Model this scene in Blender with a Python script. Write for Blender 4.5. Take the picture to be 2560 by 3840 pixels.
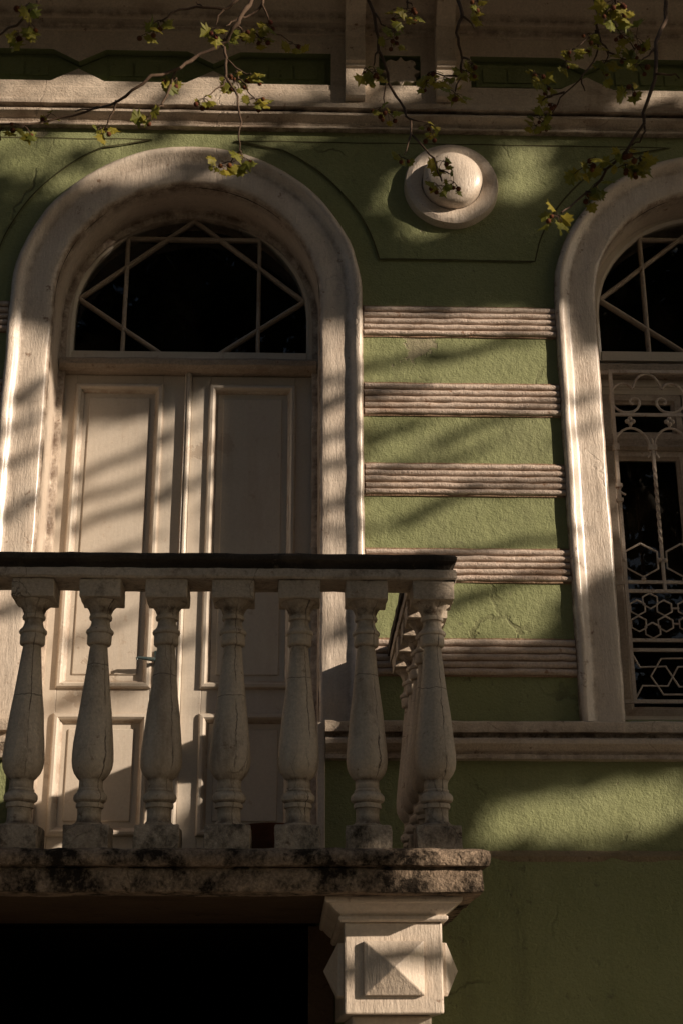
import bpy, bmesh, math, random
from mathutils import Vector, Matrix, noise as mnoise, geometry as mgeo
random.seed(7)
for o in list(bpy.data.objects): bpy.data.objects.remove(o)
scene = bpy.context.scene
COL = scene.collection

# ------------------------------------------------------------------ camera, light, exposure
F, PITCH, YAW, ROLL = 5447.6, .363385, .032398, -.003041        # pixels of the 2560 x 3840 photograph, radians
CX, CY = 1280.0, 1920.0
EYE = Vector((0, -6.2, 1.65))
fw = Vector((math.sin(YAW)*math.cos(PITCH), math.cos(YAW)*math.cos(PITCH), math.sin(PITCH)))
rt0 = fw.cross(Vector((0, 0, 1))).normalized(); up0 = rt0.cross(fw)
rt = rt0*math.cos(ROLL) + up0*math.sin(ROLL); up = -rt0*math.sin(ROLL) + up0*math.cos(ROLL)
cam = bpy.data.objects.new('camera', bpy.data.cameras.new('camera')); COL.objects.link(cam)
cam.data.sensor_fit = 'HORIZONTAL'; cam.data.sensor_width = 24.0; cam.data.lens = 24.0*F/2560
cam.data.clip_start = .05; cam.data.clip_end = 2000
cam.matrix_world = Matrix(((rt.x, up.x, -fw.x, EYE.x), (rt.y, up.y, -fw.y, EYE.y), (rt.z, up.z, -fw.z, EYE.z), (0, 0, 0, 1)))
cam.data.dof.use_dof = True; cam.data.dof.focus_distance = 6.5; cam.data.dof.aperture_fstop = 9
scene.camera = cam

SUN = Vector((1.70, -1.0, .71)).normalized()                    # towards the sun: low, from the right
world = bpy.data.worlds.new('World'); scene.world = world; world.use_nodes = True
wn = world.node_tree.nodes; wl = world.node_tree.links
sky = wn.new('ShaderNodeTexSky'); sky.sky_type = 'NISHITA'; sky.sun_disc = False
sky.sun_elevation = math.asin(SUN.z); sky.sun_rotation = math.atan2(SUN.x, SUN.y)
sky.air_density = 1.0; sky.dust_density = 2.5
wl.new(sky.outputs[0], wn['Background'].inputs[0]); wn['Background'].inputs[1].default_value = .05
sun = bpy.data.objects.new('sun', bpy.data.lights.new('sun', 'SUN')); COL.objects.link(sun)
sun.data.energy = 5.0; sun.data.angle = math.radians(.53); sun.data.color = (1.0, .835, .665)
sun.rotation_euler = (-SUN).to_track_quat('-Z', 'Y').to_euler()
vs = scene.view_settings
vs.view_transform = 'Standard'; vs.look = 'None'; vs.gamma = 1; vs.use_curve_mapping = False; vs.exposure = .27
scene.render.engine = 'CYCLES'
cy = scene.cycles; cy.max_bounces = 5; cy.diffuse_bounces = 3; cy.glossy_bounces = 2; cy.transmission_bounces = 3; cy.transparent_max_bounces = 8
cy.caustics_reflective = False; cy.caustics_refractive = False

def P(px, py, Y=0.0):
    """a pixel of the photograph, met with the vertical plane y = Y"""
    d = fw + rt*((px-CX)/F) - up*((py-CY)/F)
    return EYE + d*((Y-EYE.y)/d.y)
S15 = 2560/1568.0
def Q(x, y, Y=0.0): return P(x*S15, y*S15, Y)

# ------------------------------------------------------------------ materials
def mat_base(name):
    m = bpy.data.materials.new(name); m.use_nodes = True
    return m, m.node_tree.nodes, m.node_tree.links, m.node_tree.nodes['Principled BSDF']
def surf(name, base, alt, stain=None, stain_amt=.3, stain_scale=(2, 2, 2), rough=.75, spec=.3, bumps=((45, .5, (1, 1, 1)),),
         bump_d=.006, crack=0, crack_scale=3.0, peel=None, peel_amt=0, alt_scale=3.5, lich=None, lich_amt=0, grain=.12, coat=0, crack_st=(1, 1, 1), seam=False, grime=None, lich_w=.05, drip=None, drip_amt=0):
    m, N, L, B = mat_base(name)
    g = N.new('ShaderNodeNewGeometry')
    def mapped(sc):
        v = N.new('ShaderNodeVectorMath'); v.operation = 'MULTIPLY'; v.inputs[1].default_value = sc
        L.new(g.outputs['Position'], v.inputs[0]); return v.outputs[0]
    def noi(sc, scale, det=6, ro=.6):
        n = N.new('ShaderNodeTexNoise'); n.inputs['Scale'].default_value = scale; n.inputs['Detail'].default_value = det
        n.inputs['Roughness'].default_value = ro; L.new(mapped(sc), n.inputs['Vector']); return n.outputs['Fac']
    def ramp(v, a, b, lo=0., hi=1.):
        r = N.new('ShaderNodeMapRange'); r.inputs[1].default_value = a; r.inputs[2].default_value = b
        r.inputs[3].default_value = lo; r.inputs[4].default_value = hi; L.new(v, r.inputs[0]); return r.outputs[0]
    def mix(f, a, b):
        x = N.new('ShaderNodeMix'); x.data_type = 'RGBA'
        L.new(f, x.inputs[0]) if not isinstance(f, float) else setattr(x.inputs[0], 'default_value', f)
        for s, c in ((6, a), (7, b)):
            if isinstance(c, tuple): x.inputs[s].default_value = (*c, 1)
            else: L.new(c, x.inputs[s])
        return x.outputs[2]
    def mul(a, b):
        x = N.new('ShaderNodeMath'); x.operation = 'MULTIPLY'
        for i, v in enumerate((a, b)):
            if isinstance(v, float): x.inputs[i].default_value = v
            else: L.new(v, x.inputs[i])
        return x.outputs[0]
    col = mix(ramp(noi((1, 1, 1), alt_scale), .35, .68), base, alt)
    if grain:
        gr = N.new('ShaderNodeHueSaturation'); L.new(col, gr.inputs['Color'])
        L.new(ramp(noi((1, 1, 1), 90, 4, .7), .3, .7, 1-grain*1.4, 1+grain), gr.inputs['Value']); col = gr.outputs[0]
    height = None
    def addh(v, k):
        nonlocal height
        t = mul(v, float(k))
        if height is None: height = t
        else:
            x = N.new('ShaderNodeMath'); L.new(height, x.inputs[0]); L.new(t, x.inputs[1]); height = x.outputs[0]
    for sc, k, st in bumps: addh(noi(st, sc, 4, .65), k)
    if stain:
        f = ramp(noi(stain_scale, 1.0, 6, .7), .56, .72); col = mix(mul(f, float(stain_amt)), col, stain)
        f2 = ramp(noi((1, 1, 1), 17, 5, .72), .62, .70); col = mix(mul(f2, float(min(1, stain_amt*1.4))), col, stain)
    if peel:
        f = ramp(noi((1, 1, 1), 2.6, 6, .64), .655, .67); f = mul(f, float(peel_amt)); col = mix(f, col, peel); addh(f, -.5)
    if lich:
        f = ramp(noi((1, 1, .8), 8, 6, .78), .72-lich_amt*.34-lich_w, .72-lich_amt*.34+lich_w); col = mix(f, col, lich)
    if drip:
        f = mul(ramp(noi((9, 9, .55), 1.0, 5, .6), .54, .74), ramp(noi((1, 1, 1), 1.3, 3), .42, .62)); col = mix(mul(f, float(drip_amt)), col, drip)
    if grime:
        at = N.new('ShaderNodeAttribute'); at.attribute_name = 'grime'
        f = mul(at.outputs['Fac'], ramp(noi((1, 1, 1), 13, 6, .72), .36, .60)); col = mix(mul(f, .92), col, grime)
    if seam:
        tc = N.new('ShaderNodeTexCoord'); sp_ = N.new('ShaderNodeSeparateXYZ'); L.new(tc.outputs['Object'], sp_.inputs[0])
        oi = N.new('ShaderNodeObjectInfo')
        def math_(op, a, b):
            x = N.new('ShaderNodeMath'); x.operation = op
            for i, v in enumerate((a, b)):
                if isinstance(v, (int, float)): x.inputs[i].default_value = v
                elif v is not None: L.new(v, x.inputs[i])
            return x.outputs[0]
        ang = math_('ARCTAN2', sp_.outputs['Y'], sp_.outputs['X'])
        wob = math_('MULTIPLY', math_('SUBTRACT', noi((1, 1, 1), 22, 4), .5), .42)
        off = math_('ADD', math_('MULTIPLY', oi.outputs['Random'], .45), -1.25)
        d = math_('ABSOLUTE', math_('SUBTRACT', math_('ADD', ang, wob), off), None)
        f = mul(ramp(d, .014, .042, 1, 0), ramp(noi((1, 1, 1), 6, 3), .42, .54))
        zz = math_('ADD', sp_.outputs['Z'], math_('MULTIPLY', math_('SUBTRACT', noi((1, 1, 1), 14, 3), .5), .03))
        dz = math_('ABSOLUTE', math_('SUBTRACT', zz, math_('ADD', math_('MULTIPLY', oi.outputs['Random'], .12), 2.86)), None)
        f2 = mul(ramp(dz, .0007, .002, 1, 0), .75)
        f = math_('MAXIMUM', f, f2)
        col = mix(mul(f, .8), col, (.075, .05, .035)); addh(f, -.45)
    if crack:
        wv = N.new('ShaderNodeTexNoise'); wv.inputs['Scale'].default_value = 9; wv.inputs['Detail'].default_value = 4
        L.new(g.outputs['Position'], wv.inputs['Vector'])
        ad = N.new('ShaderNodeVectorMath'); ad.operation = 'MULTIPLY_ADD'; ad.inputs[1].default_value = (.12, .12, .12)
        L.new(wv.outputs['Color'], ad.inputs[0]); L.new(mapped(crack_st), ad.inputs[2])
        vo = N.new('ShaderNodeTexVoronoi'); vo.feature = 'DISTANCE_TO_EDGE'; vo.inputs['Scale'].default_value = crack_scale
        L.new(ad.outputs[0], vo.inputs['Vector'])
        f = mul(ramp(vo.outputs['Distance'], .003, .008, 1, 0), ramp(noi((1, 1, 1), 1.7, 3), .5, .62))
        f = mul(f, float(crack)); col = mix(f, col, (.05, .032, .02)); addh(f, -1.0)
    L.new(col, B.inputs['Base Color'])
    L.new(ramp(noi((1, 1, 1), 6, 5), .3, .7, max(.05, rough-.1), min(1, rough+.12)), B.inputs['Roughness'])
    B.inputs['Specular IOR Level'].default_value = spec
    if coat: B.inputs['Coat Weight'].default_value = coat; B.inputs['Coat Roughness'].default_value = .24
    b = N.new('ShaderNodeBump'); b.inputs['Strength'].default_value = 1; b.inputs['Distance'].default_value = bump_d
    L.new(height, b.inputs['Height']); L.new(b.outputs[0], B.inputs['Normal'])
    return m
UM = (.16, .085, .045); DK = (.075, .045, .028)
M = {}
M['green'] = surf('green_plaster', (.270, .288, .140), (.218, .238, .106), (.13, .125, .07), .5, (1.0, 1.0, .6), .70, .25,
                  ((38, .5, (1, 1, 1)), (120, .35, (1, 1, 1)), (9, .6, (1, 1, 1)), (2.5, 1.2, (1, 1, 1))), .011, crack=.45, crack_scale=.9, peel=(.40, .32, .25), peel_amt=.5,
                  grain=.10, alt_scale=1.6, drip=(.12, .115, .06), drip_amt=.45)
M['cream'] = surf('cream_plaster', grime=(.11, .062, .034), base=(.67, .575, .475), alt=(.585, .485, .39), stain=(.19, .10, .05), stain_amt=.55, stain_scale=(1.6, 1.6, 1.1), rough=.46, spec=.4,
                  bumps=((50, .4, (1, 1, .18)), (140, .22, (1, 1, .3)), (8, .5, (1, 1, .6))), bump_d=.009, crack=.14, crack_scale=1.8, coat=.45, crack_st=(1.4, 1.4, .4), grain=.09,
                  drip=(.30, .20, .13), drip_amt=.5, alt_scale=5)
M['rib'] = surf('ribbed_plaster', (.63, .515, .43), (.54, .43, .35), (.28, .145, .075), .65, (2, 2, 5), .62, .3,
                ((40, .8, (.5, 1, 1)), (130, .5, (1, 1, 1)), (12, .6, (1, 1, 1))), .011, grain=.16, drip=(.25, .16, .10), drip_amt=.4)
M['ribbase'] = surf('rib_groove', (.36, .245, .165), (.25, .16, .10), (.12, .065, .035), .7, (3, 3, 9), .8, .15, ((40, .8, (1, 1, 1)), (120, .5, (1, 1, 1))), .010)
M['frieze'] = surf('frieze_plaster', (.63, .53, .425), (.55, .45, .35), (.17, .09, .045), .65, (1.2, 1.2, 3), .6, .3,
                   ((40, .5, (.6, 1, 1)), (120, .4, (1, 1, 1)), (9, .4, (1, 1, 1))), .010, crack=.25, crack_scale=1.6, grain=.13, drip=(.22, .14, .085), drip_amt=.5, grime=(.07, .04, .024))
M['dgreen'] = surf('panel_green', (.215, .240, .112), (.17, .19, .085), (.05, .05, .025), .5, (2, 2, 2), .75, .2, ((40, .5, (1, 1, 1)), (9, .4, (1, 1, 1))), .008)
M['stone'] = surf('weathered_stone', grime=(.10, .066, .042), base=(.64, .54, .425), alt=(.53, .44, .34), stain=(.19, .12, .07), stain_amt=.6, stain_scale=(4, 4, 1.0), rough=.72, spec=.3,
                  bumps=((30, .5, (1, 1, .45)), (120, .45, (1, 1, .6)), (7, .6, (1, 1, 1))), bump_d=.007, seam=True, crack=.5, crack_scale=3.0, lich=(.22, .165, .12), lich_amt=.16, crack_st=(2.4, 2.4, .35), grain=.12, lich_w=.10, drip=(.16, .11, .075), drip_amt=.6)
M['block'] = surf('weathered_block', (.60, .505, .40), (.48, .40, .315), (.20, .12, .07), .6, (3, 3, 3), .8, .25,
                  ((25, .7, (.4, 1, 1)), (110, .5, (.6, 1, 1)), (7, .6, (1, 1, 1))), .010, crack=.7, crack_scale=5, lich=(.10, .075, .055), lich_amt=.26, grain=.15, lich_w=.10, drip=(.07, .05, .035), drip_amt=.7)
M['plinth'] = surf('mossy_block', (.52, .44, .35), (.41, .34, .27), (.14, .09, .055), .6, (3, 3, 3), .85, .2,
                   ((30, .7, (1, 1, 1)), (110, .6, (1, 1, 1)), (7, .6, (1, 1, 1))), .010, crack=.8, crack_scale=6, lich=(.035, .028, .02), lich_amt=.46, grain=.2, lich_w=.09)
M['slab'] = surf('lichen_stone', (.38, .29, .21), (.26, .19, .135), (.06, .04, .025), .8, (2, 2, 4), .9, .15,
                 ((28, .8, (1, 1, 1)), (100, .7, (1, 1, 1)), (7, .6, (1, 1, 1))), .012, crack=.4, crack_scale=3, lich=(.022, .016, .011), lich_amt=.60, grain=.3, lich_w=.075)
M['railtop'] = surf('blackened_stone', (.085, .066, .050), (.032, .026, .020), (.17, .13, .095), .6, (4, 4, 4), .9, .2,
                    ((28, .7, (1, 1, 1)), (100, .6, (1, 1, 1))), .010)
M['soffit'] = surf('stained_soffit', (.10, .066, .040), (.075, .048, .03), (.03, .02, .013), .7, (1.5, 3, 3), .9, .1, ((25, .6, (1, 1, 1)), (7, .6, (1, 1, 1))), .010)
M['door'] = surf('door_paint', (.60, .53, .445), (.555, .485, .40), (.34, .20, .11), .25, (3, 3, 1), .36, .45,
                 ((60, .2, (1, 1, .12)), (14, .25, (1, 1, .4)), (150, .08, (1, 1, 1))), .005, grain=.05, coat=.4, peel=(.33, .235, .16), peel_amt=.35, drip=(.40, .28, .18), drip_amt=.35, grime=(.24, .135, .07))
M['wood'] = surf('weathered_wood', (.40, .33, .265), (.29, .235, .185), (.13, .07, .04), .6, (3, 3, 8), .6, .3,
                 ((50, .7, (.12, 1, 1)), (14, .4, (.3, 1, 1))), .009, crack=.5, crack_scale=6, crack_st=(.4, 1, 1), grain=.2)
M['bar'] = surf('glazing_paint', (.50, .42, .345), (.36, .285, .22), (.17, .085, .045), .6, (6, 6, 6), .5, .35, ((60, .4, (1, 1, 1)),), .004, grain=.15)
M['iron'] = surf('painted_iron', (.58, .49, .41), (.47, .385, .31), (.20, .09, .045), .6, (8, 8, 8), .5, .4, ((90, .5, (1, 1, 1)), (30, .5, (1, 1, 1))), .004, grain=.15)
M['zinc'] = surf('zinc_flashing', (.30, .33, .34), (.25, .28, .29), (.15, .11, .08), .3, (5, 5, 5), .45, .5, ((40, .3, (1, 1, 1)),), .002)
M['groove'] = surf('groove_dirt_shade', (.11, .105, .052), (.07, .062, .034), rough=.95, spec=.05, bumps=((60, .8, (1, 1, 1)),), bump_d=.006)  # flat ribbon colour: the scored groove's shade and dirt painted as one dark tone
M['ledge'] = surf('bare_render', (.31, .235, .155), (.25, .20, .12), DK, .5, (4, 4, 9), .9, .1, ((30, .8, (1, 1, 1)), (110, .4, (1, 1, 1))), .010)
M['interior'] = surf('dim_room', (.012, .010, .008), (.010, .008, .007), rough=.95, spec=0.0, bumps=((5, .2, (1, 1, 1)),))
M['cloth'] = surf('brown_blind', (.030, .020, .011), (.022, .014, .008), rough=.9, spec=0.0, bumps=((20, .4, (1, 1, .1)),))
M['pot'] = surf('terracotta', (.13, .052, .030), (.095, .040, .024), (.03, .02, .015), .5, (6, 6, 6), .8, .2, ((40, .4, (1, 1, 1)),), .003)
M['soil'] = surf('pot_soil', (.03, .022, .016), (.02, .015, .01), rough=.95, bumps=((60, 1, (1, 1, 1)),), bump_d=.01)
M['handle'] = surf('handle_metal', (.06, .085, .085), (.04, .06, .062), (.35, .22, .12), .35, (60, 60, 60), .3, .6, ((90, .2, (1, 1, 1)),), .001)
M['bark'] = surf('twig_bark', (.105, .068, .043), (.065, .042, .028), (.20, .14, .09), .4, (9, 9, 9), .8, .2, ((60, .6, (1, 1, 1)),), .004)
M['trunk'] = surf('plane_bark', (.22, .18, .13), (.13, .105, .075), (.33, .30, .22), .7, (3, 3, 1.5), .85, .2, ((20, .6, (1, 1, .4)),), .012)
M['ball'] = surf('seed_ball', (.10, .032, .022), (.13, .055, .02), rough=.85, spec=.1, bumps=((300, .8, (1, 1, 1)),), bump_d=.002)
M['pave'] = surf('pavement', (.25, .22, .185), (.20, .178, .15), (.12, .10, .08), .4, (1, 1, 1), .85, .2, ((20, .4, (1, 1, 1)),), .004)
M['asphalt'] = surf('asphalt', (.055, .053, .05), (.045, .043, .04), rough=.9, bumps=((60, .8, (1, 1, 1)),))
M['earth'] = surf('earth', (.11, .095, .07), (.09, .08, .06), rough=.95, bumps=((3, .8, (1, 1, 1)),))
def leaf_mat(name, c1, c2, tr):
    m, N, L, B = mat_base(name)
    oi = N.new('ShaderNodeObjectInfo'); g = N.new('ShaderNodeNewGeometry')
    n = N.new('ShaderNodeTexNoise'); n.inputs['Scale'].default_value = 14; n.inputs['Detail'].default_value = 3
    L.new(g.outputs['Position'], n.inputs['Vector'])
    x = N.new('ShaderNodeMix'); x.data_type = 'RGBA'; x.inputs[6].default_value = (*c1, 1); x.inputs[7].default_value = (*c2, 1)
    a = N.new('ShaderNodeMath'); L.new(n.outputs['Fac'], a.inputs[0]); L.new(oi.outputs['Random'], a.inputs[1])
    s = N.new('ShaderNodeMath'); s.operation = 'SUBTRACT'; s.inputs[1].default_value = .5; s.use_clamp = True
    L.new(a.outputs[0], s.inputs[0]); L.new(s.outputs[0], x.inputs[0])
    L.new(x.outputs[2], B.inputs['Base Color']); B.inputs['Roughness'].default_value = .55; B.inputs['Specular IOR Level'].default_value = .3
    t = N.new('ShaderNodeBsdfTranslucent'); L.new(x.outputs[2], t.inputs['Color'])
    ms = N.new('ShaderNodeMixShader'); ms.inputs[0].default_value = tr
    L.new(B.outputs[0], ms.inputs[1]); L.new(t.outputs[0], ms.inputs[2]); L.new(ms.outputs[0], N['Material Output'].inputs['Surface'])
    return m
M['leaf'] = leaf_mat('young_leaf', (.155, .17, .027), (.30, .245, .03), .5)
M['crown'] = surf('crown_leaf', (.05, .065, .018), (.075, .085, .022), rough=.7, spec=.15, bumps=((8, .1, (1, 1, 1)),), grain=0)
def glass_mat():
    m, N, L, B = mat_base('old_glass'); N.remove(B)
    fr = N.new('ShaderNodeFresnel'); fr.inputs['IOR'].default_value = 1.5
    tr = N.new('ShaderNodeBsdfTransparent'); tr.inputs['Color'].default_value = (.80, .80, .76, 1)
    gl = N.new('ShaderNodeBsdfGlossy'); gl.inputs['Roughness'].default_value = .015
    g = N.new('ShaderNodeNewGeometry'); n = N.new('ShaderNodeTexNoise'); n.inputs['Scale'].default_value = 3; n.inputs['Detail'].default_value = 2
    L.new(g.outputs['Position'], n.inputs['Vector'])
    b = N.new('ShaderNodeBump'); b.inputs['Distance'].default_value = .0012; b.inputs['Strength'].default_value = .4; L.new(n.outputs['Fac'], b.inputs['Height'])
    L.new(b.outputs[0], gl.inputs['Normal'])
    m1 = N.new('ShaderNodeMixShader'); L.new(fr.outputs[0], m1.inputs[0]); L.new(tr.outputs[0], m1.inputs[1]); L.new(gl.outputs[0], m1.inputs[2])
    df = N.new('ShaderNodeBsdfDiffuse'); df.inputs['Color'].default_value = (.16, .12, .08, 1)
    n2 = N.new('ShaderNodeTexNoise'); n2.inputs['Scale'].default_value = 5; n2.inputs['Detail'].default_value = 9; L.new(g.outputs['Position'], n2.inputs['Vector'])
    mr = N.new('ShaderNodeMapRange'); mr.inputs[1].default_value = .42; mr.inputs[2].default_value = .8; mr.inputs[3].default_value = .0; mr.inputs[4].default_value = .10
    L.new(n2.outputs['Fac'], mr.inputs[0])
    m2 = N.new('ShaderNodeMixShader'); L.new(mr.outputs[0], m2.inputs[0]); L.new(m1.outputs[0], m2.inputs[1]); L.new(df.outputs[0], m2.inputs[2])
    L.new(m2.outputs[0], N['Material Output'].inputs['Surface'])
    return m
M['glass'] = glass_mat()

# ------------------------------------------------------------------ mesh helpers
def empty(name, loc, label, cat):
    o = bpy.data.objects.new(name, None); COL.objects.link(o); o.location = loc
    o['label'] = label; o['category'] = cat; o.empty_display_size = .2
    return o
def link(name, me, mat, parent=None):
    if mat and not me.materials: me.materials.append(M[mat])
    o = bpy.data.objects.new(name, me); COL.objects.link(o)
    if parent is not None:
        o.parent = parent; o.matrix_parent_inverse = Matrix.Translation(parent_world(parent)).inverted()
    return o
def parent_world(o):
    v = Vector(o.location); p = o.parent
    if p is not None: v = o.matrix_parent_inverse.translation + v + parent_world(p)
    return v
def set_grime(me, n, idx):
    if hasattr(me, 'data'): me = me.data
    a = me.attributes.new('grime', 'FLOAT', 'POINT'); a.data.foreach_set('value', [float(idx.get(i % n, 0)) for i in range(len(me.vertices))])
class MB:
    def __init__(s): s.v = []; s.f = []
    def add(s, vs_, fs):
        k = len(s.v); s.v += [tuple(v) for v in vs_]; s.f += [tuple(i+k for i in f) for f in fs]; return s
    def box(s, x0, x1, y0, y1, z0, z1):
        return s.add([(x, y, z) for z in (z0, z1) for y in (y0, y1) for x in (x0, x1)],
                     [(0, 2, 3, 1), (4, 5, 7, 6), (0, 1, 5, 4), (2, 6, 7, 3), (0, 4, 6, 2), (1, 3, 7, 5)])
    def rings(s, rings, closed_ring=True, caps=True):
        n = len(rings[0]); vs_ = [p for r in rings for p in r]; fs = []
        for i in range(len(rings)-1):
            for j in range(n if closed_ring else n-1):
                a = i*n+j; b = i*n+(j+1) % n; fs.append((a, b, b+n, a+n))
        if caps and closed_ring: fs += [tuple(range(n-1, -1, -1)), tuple((len(rings)-1)*n+j for j in range(n))]
        return s.add(vs_, fs)
    def sweep_x(s, prof, x0, x1, step=.08):
        n = max(1, int(abs(x1-x0)/step)); return s.rings([[(x0+(x1-x0)*i/n, y, z) for y, z in prof] for i in range(n+1)])
    def prism(s, poly, y0, y1):
        n = len(poly); s.add([(x, y0, z) for x, z in poly]+[(x, y1, z) for x, z in poly],
                             [tuple(range(n)), tuple(range(2*n-1, n-1, -1))]+[(i, i+n, (i+1) % n+n, (i+1) % n) for i in range(n)]); return s
    def lathe(s, prof, c, n=28):
        return s.rings([[(c[0]+r*math.cos(2*math.pi*j/n), c[1]+r*math.sin(2*math.pi*j/n), z) for j in range(n)] for r, z in prof])
    def lathe_y(s, prof, c, n=40):
        return s.rings([[(c[0]+r*math.cos(2*math.pi*j/n), c[1]+y, c[2]+r*math.sin(2*math.pi*j/n)) for j in range(n)] for r, y in prof])
    def tube(s, pts, rad, n=6, phase=0.):
        pts = [Vector(p) for p in pts]; rr = rad if isinstance(rad, (list, tuple)) else [rad]*len(pts)
        R = []; ref = None
        for i, p in enumerate(pts):
            t = (pts[min(i+1, len(pts)-1)]-pts[max(i-1, 0)]).normalized()
            if ref is None: ref = Vector((0, 1, 0)) if abs(t.y) < .9 else Vector((1, 0, 0))
            u = (ref-t*ref.dot(t)).normalized(); w = t.cross(u); ref = u
            R.append([p+(u*math.cos(2*math.pi*j/n+phase)+w*math.sin(2*math.pi*j/n+phase))*rr[i] for j in range(n)])
        return s.rings(R)
    def arch(s, prof, cx, z0, zs, r0, seg=36, vstep=.08, left=True, right=True):
        """sweep an open profile of (inset from r0, y) up one jamb, round the half circle and down the other"""
        rows = []; nv = max(2, int((zs-z0)/vstep))
        for i in range(nv): rows.append([(cx-r0+u, y, z0+(zs-z0)*i/nv) for u, y in prof])
        for i in range(seg+1):
            a = math.pi-math.pi*i/seg; rows.append([(cx+(r0-u)*math.cos(a), y, zs+(r0-u)*math.sin(a)) for u, y in prof])
        for i in range(1, nv+1): rows.append([(cx+r0-u, y, zs-(zs-z0)*i/nv) for u, y in prof])
        return s.rings(rows, False, False)
    def usweep(s, prof, xl, xr, yf, yb, step=.07):
        """closed profile of (outward, z) run round three sides of a balcony"""
        path = []
        n = max(2, int((yb-yf)/step)); m = max(2, int((xr-xl)/step))
        rows = [[(xl-o, yb+(yf-yb)*i/n - (o if i == n else 0), z) for o, z in prof] for i in range(n+1)]
        rows += [[(xl+(xr-xl)*i/m, yf-o, z) for o, z in prof] for i in range(1, m)]
        rows += [[(xr+o, yf+(yb-yf)*i/n - (o if i == 0 else 0), z) for o, z in prof] for i in range(n+1)]
        return s.rings(rows)
    def rough(s, amp, scale=9., seed=0):
        o = Vector((seed*3.1, seed*1.7, 0))
        s.v = [tuple(Vector(v)+mnoise.noise_vector(Vector(v)*scale+o)*amp) for v in s.v]; return s
    def build(s, name, mat, parent=None, smooth=False, bevel=0, seg=2, auto=None):
        me = bpy.data.meshes.new(name); me.from_pydata(s.v, [], s.f); me.validate()
        bm = bmesh.new(); bm.from_mesh(me)
        bmesh.ops.recalc_face_normals(bm, faces=bm.faces); bm.to_mesh(me); bm.free()
        if smooth: me.shade_smooth()
        if auto: me.set_sharp_from_angle(angle=math.radians(auto)) if smooth else None
        o = link(name, me, mat, parent)
        if bevel:
            b = o.modifiers.new('bevel', 'BEVEL'); b.width = bevel; b.segments = seg; b.limit_method = 'ANGLE'; b.angle_limit = math.radians(40)
        return o
def fill(loops, Y):
    """flat polygon with holes in the plane y = Y"""
    vl = [[Vector((x, z, 0)) for x, z in lp] for lp in loops]; tris = mgeo.tessellate_polygon(vl)
    return MB().add([(x, Y, z) for lp in loops for x, z in lp], tris)
def arch_loop(cx, hw, z0, zs, n=36):
    return [(cx-hw, z0)]+[(cx+hw*math.cos(math.pi-math.pi*i/n), zs+hw*math.sin(math.pi*i/n)) for i in range(n+1)]+[(cx+hw, z0)]

# ------------------------------------------------------------------ the ground
g = MB().add([(-300, -300, -.16), (300, -300, -.16), (300, 300, -.16), (-300, 300, -.16)], [(0, 1, 2, 3)]).build('ground', 'earth'); g['kind'] = 'structure'
g = MB().box(-60, 60, -14, -3.4, -.3, -.13).build('road', 'asphalt'); g['kind'] = 'structure'
g = MB().box(-60, 60, -3.25, -.002, -.3, 0).build('pavement', 'pave'); g['kind'] = 'structure'
g = MB().box(-60, 60, -3.398, -3.252, -.3, .006).build('kerb', 'pave', bevel=.02); g['kind'] = 'structure'

# ------------------------------------------------------------------ the house
house = empty('green_house', (.4, 0, 0), 'old green plastered house with cream arched surrounds, balcony and ribbed bands', 'house')
DC, WC, ZS, RO, RI = -.540, 2.080, 5.11, .843, .640           # door and window axes, springing, outer and inner radius
DY = .30                                                       # depth of the woodwork behind the wall
ZDOOR, ZSILL, ZTOP, XL, XR = 2.325, 3.034, 6.12, -3.6, 4.2
lower = [(XL, 0), (DC-.78, 0), (DC-.78, 2.215), (DC+.63, 2.215), (DC+.63, 0), (XR, 0), (XR, 2.462), (XL, 2.462)]
upper = [(XL, 2.485), (DC-.66, 2.485), (DC-.66, ZS)] + [(DC+.66*math.cos(math.pi-math.pi*i/40), ZS+.66*math.sin(math.pi*i/40)) for i in range(1, 40)] \
    + [(DC+.66, ZS), (DC+.66, 2.485), (XR, 2.485), (XR, ZTOP), (XL, ZTOP)]
wall = fill([upper, arch_loop(WC, .66, 3.05, ZS)], 0.0)
wall.build('wall', 'green', house)
lw = fill([lower], -.022); lw.build('lower_wall', 'green', house)
for a, b in ((XL, DC-.66), (DC+.66, XR)):
    MB().sweep_x([(-.022, 2.440), (-.0245, 2.4625), (-.002, 2.4875), (.02, 2.4875), (.02, 2.440)], a, b, .05).rough(.0035, 14).build('wall_ledge', 'ledge', house)
MB().box(XL, DC-.665, .002, .3, 0, 7.6).build('side_wall', 'green', house) if False else None
# side walls and the back, so that the house is closed
sw = MB()
sw.add([(XL, 0, 0), (XL, 8, 0), (XL, 8, 7.0), (XL, 0, 7.0)], [(0, 1, 2, 3)]); sw.add([(XR, 0, 0), (XR, 8, 0), (XR, 8, 7.0), (XR, 0, 7.0)], [(0, 1, 2, 3)])
sw.add([(XL, 8, 0), (XR, 8, 0), (XR, 8, 7.0), (XL, 8, 7.0)], [(0, 1, 2, 3)]); sw.build('side_walls', 'green', house)
MB().box(XL-.7, XR+.7, -.75, 8.2, 7.02, 7.12).build('roof', 'soffit', house)
# dark rooms behind the openings
def room(x0, x1, y0, y1, z0, z1, name='room'):
    v = [(x, y, z) for z in (z0, z1) for y in (y0, y1) for x in (x0, x1)]
    MB().add(v, [(0, 2, 3, 1), (4, 5, 7, 6), (2, 6, 7, 3), (0, 4, 6, 2), (1, 3, 7, 5)]).build(name, 'interior', house)
room(DC-.95, DC+.95, .36, 4.5, 2.2, 6.0); room(WC-.95, WC+.95, .36, 4.5, 2.9, 6.0)
room(DC-.78, DC+.63, -.021, 5.0, -.001, 2.215, 'passage')
MB().box(DC+.60, DC+.705, -.045, -.0225, 0, 2.178).build('passage_jamb', 'soffit', house, bevel=.004)

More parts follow.
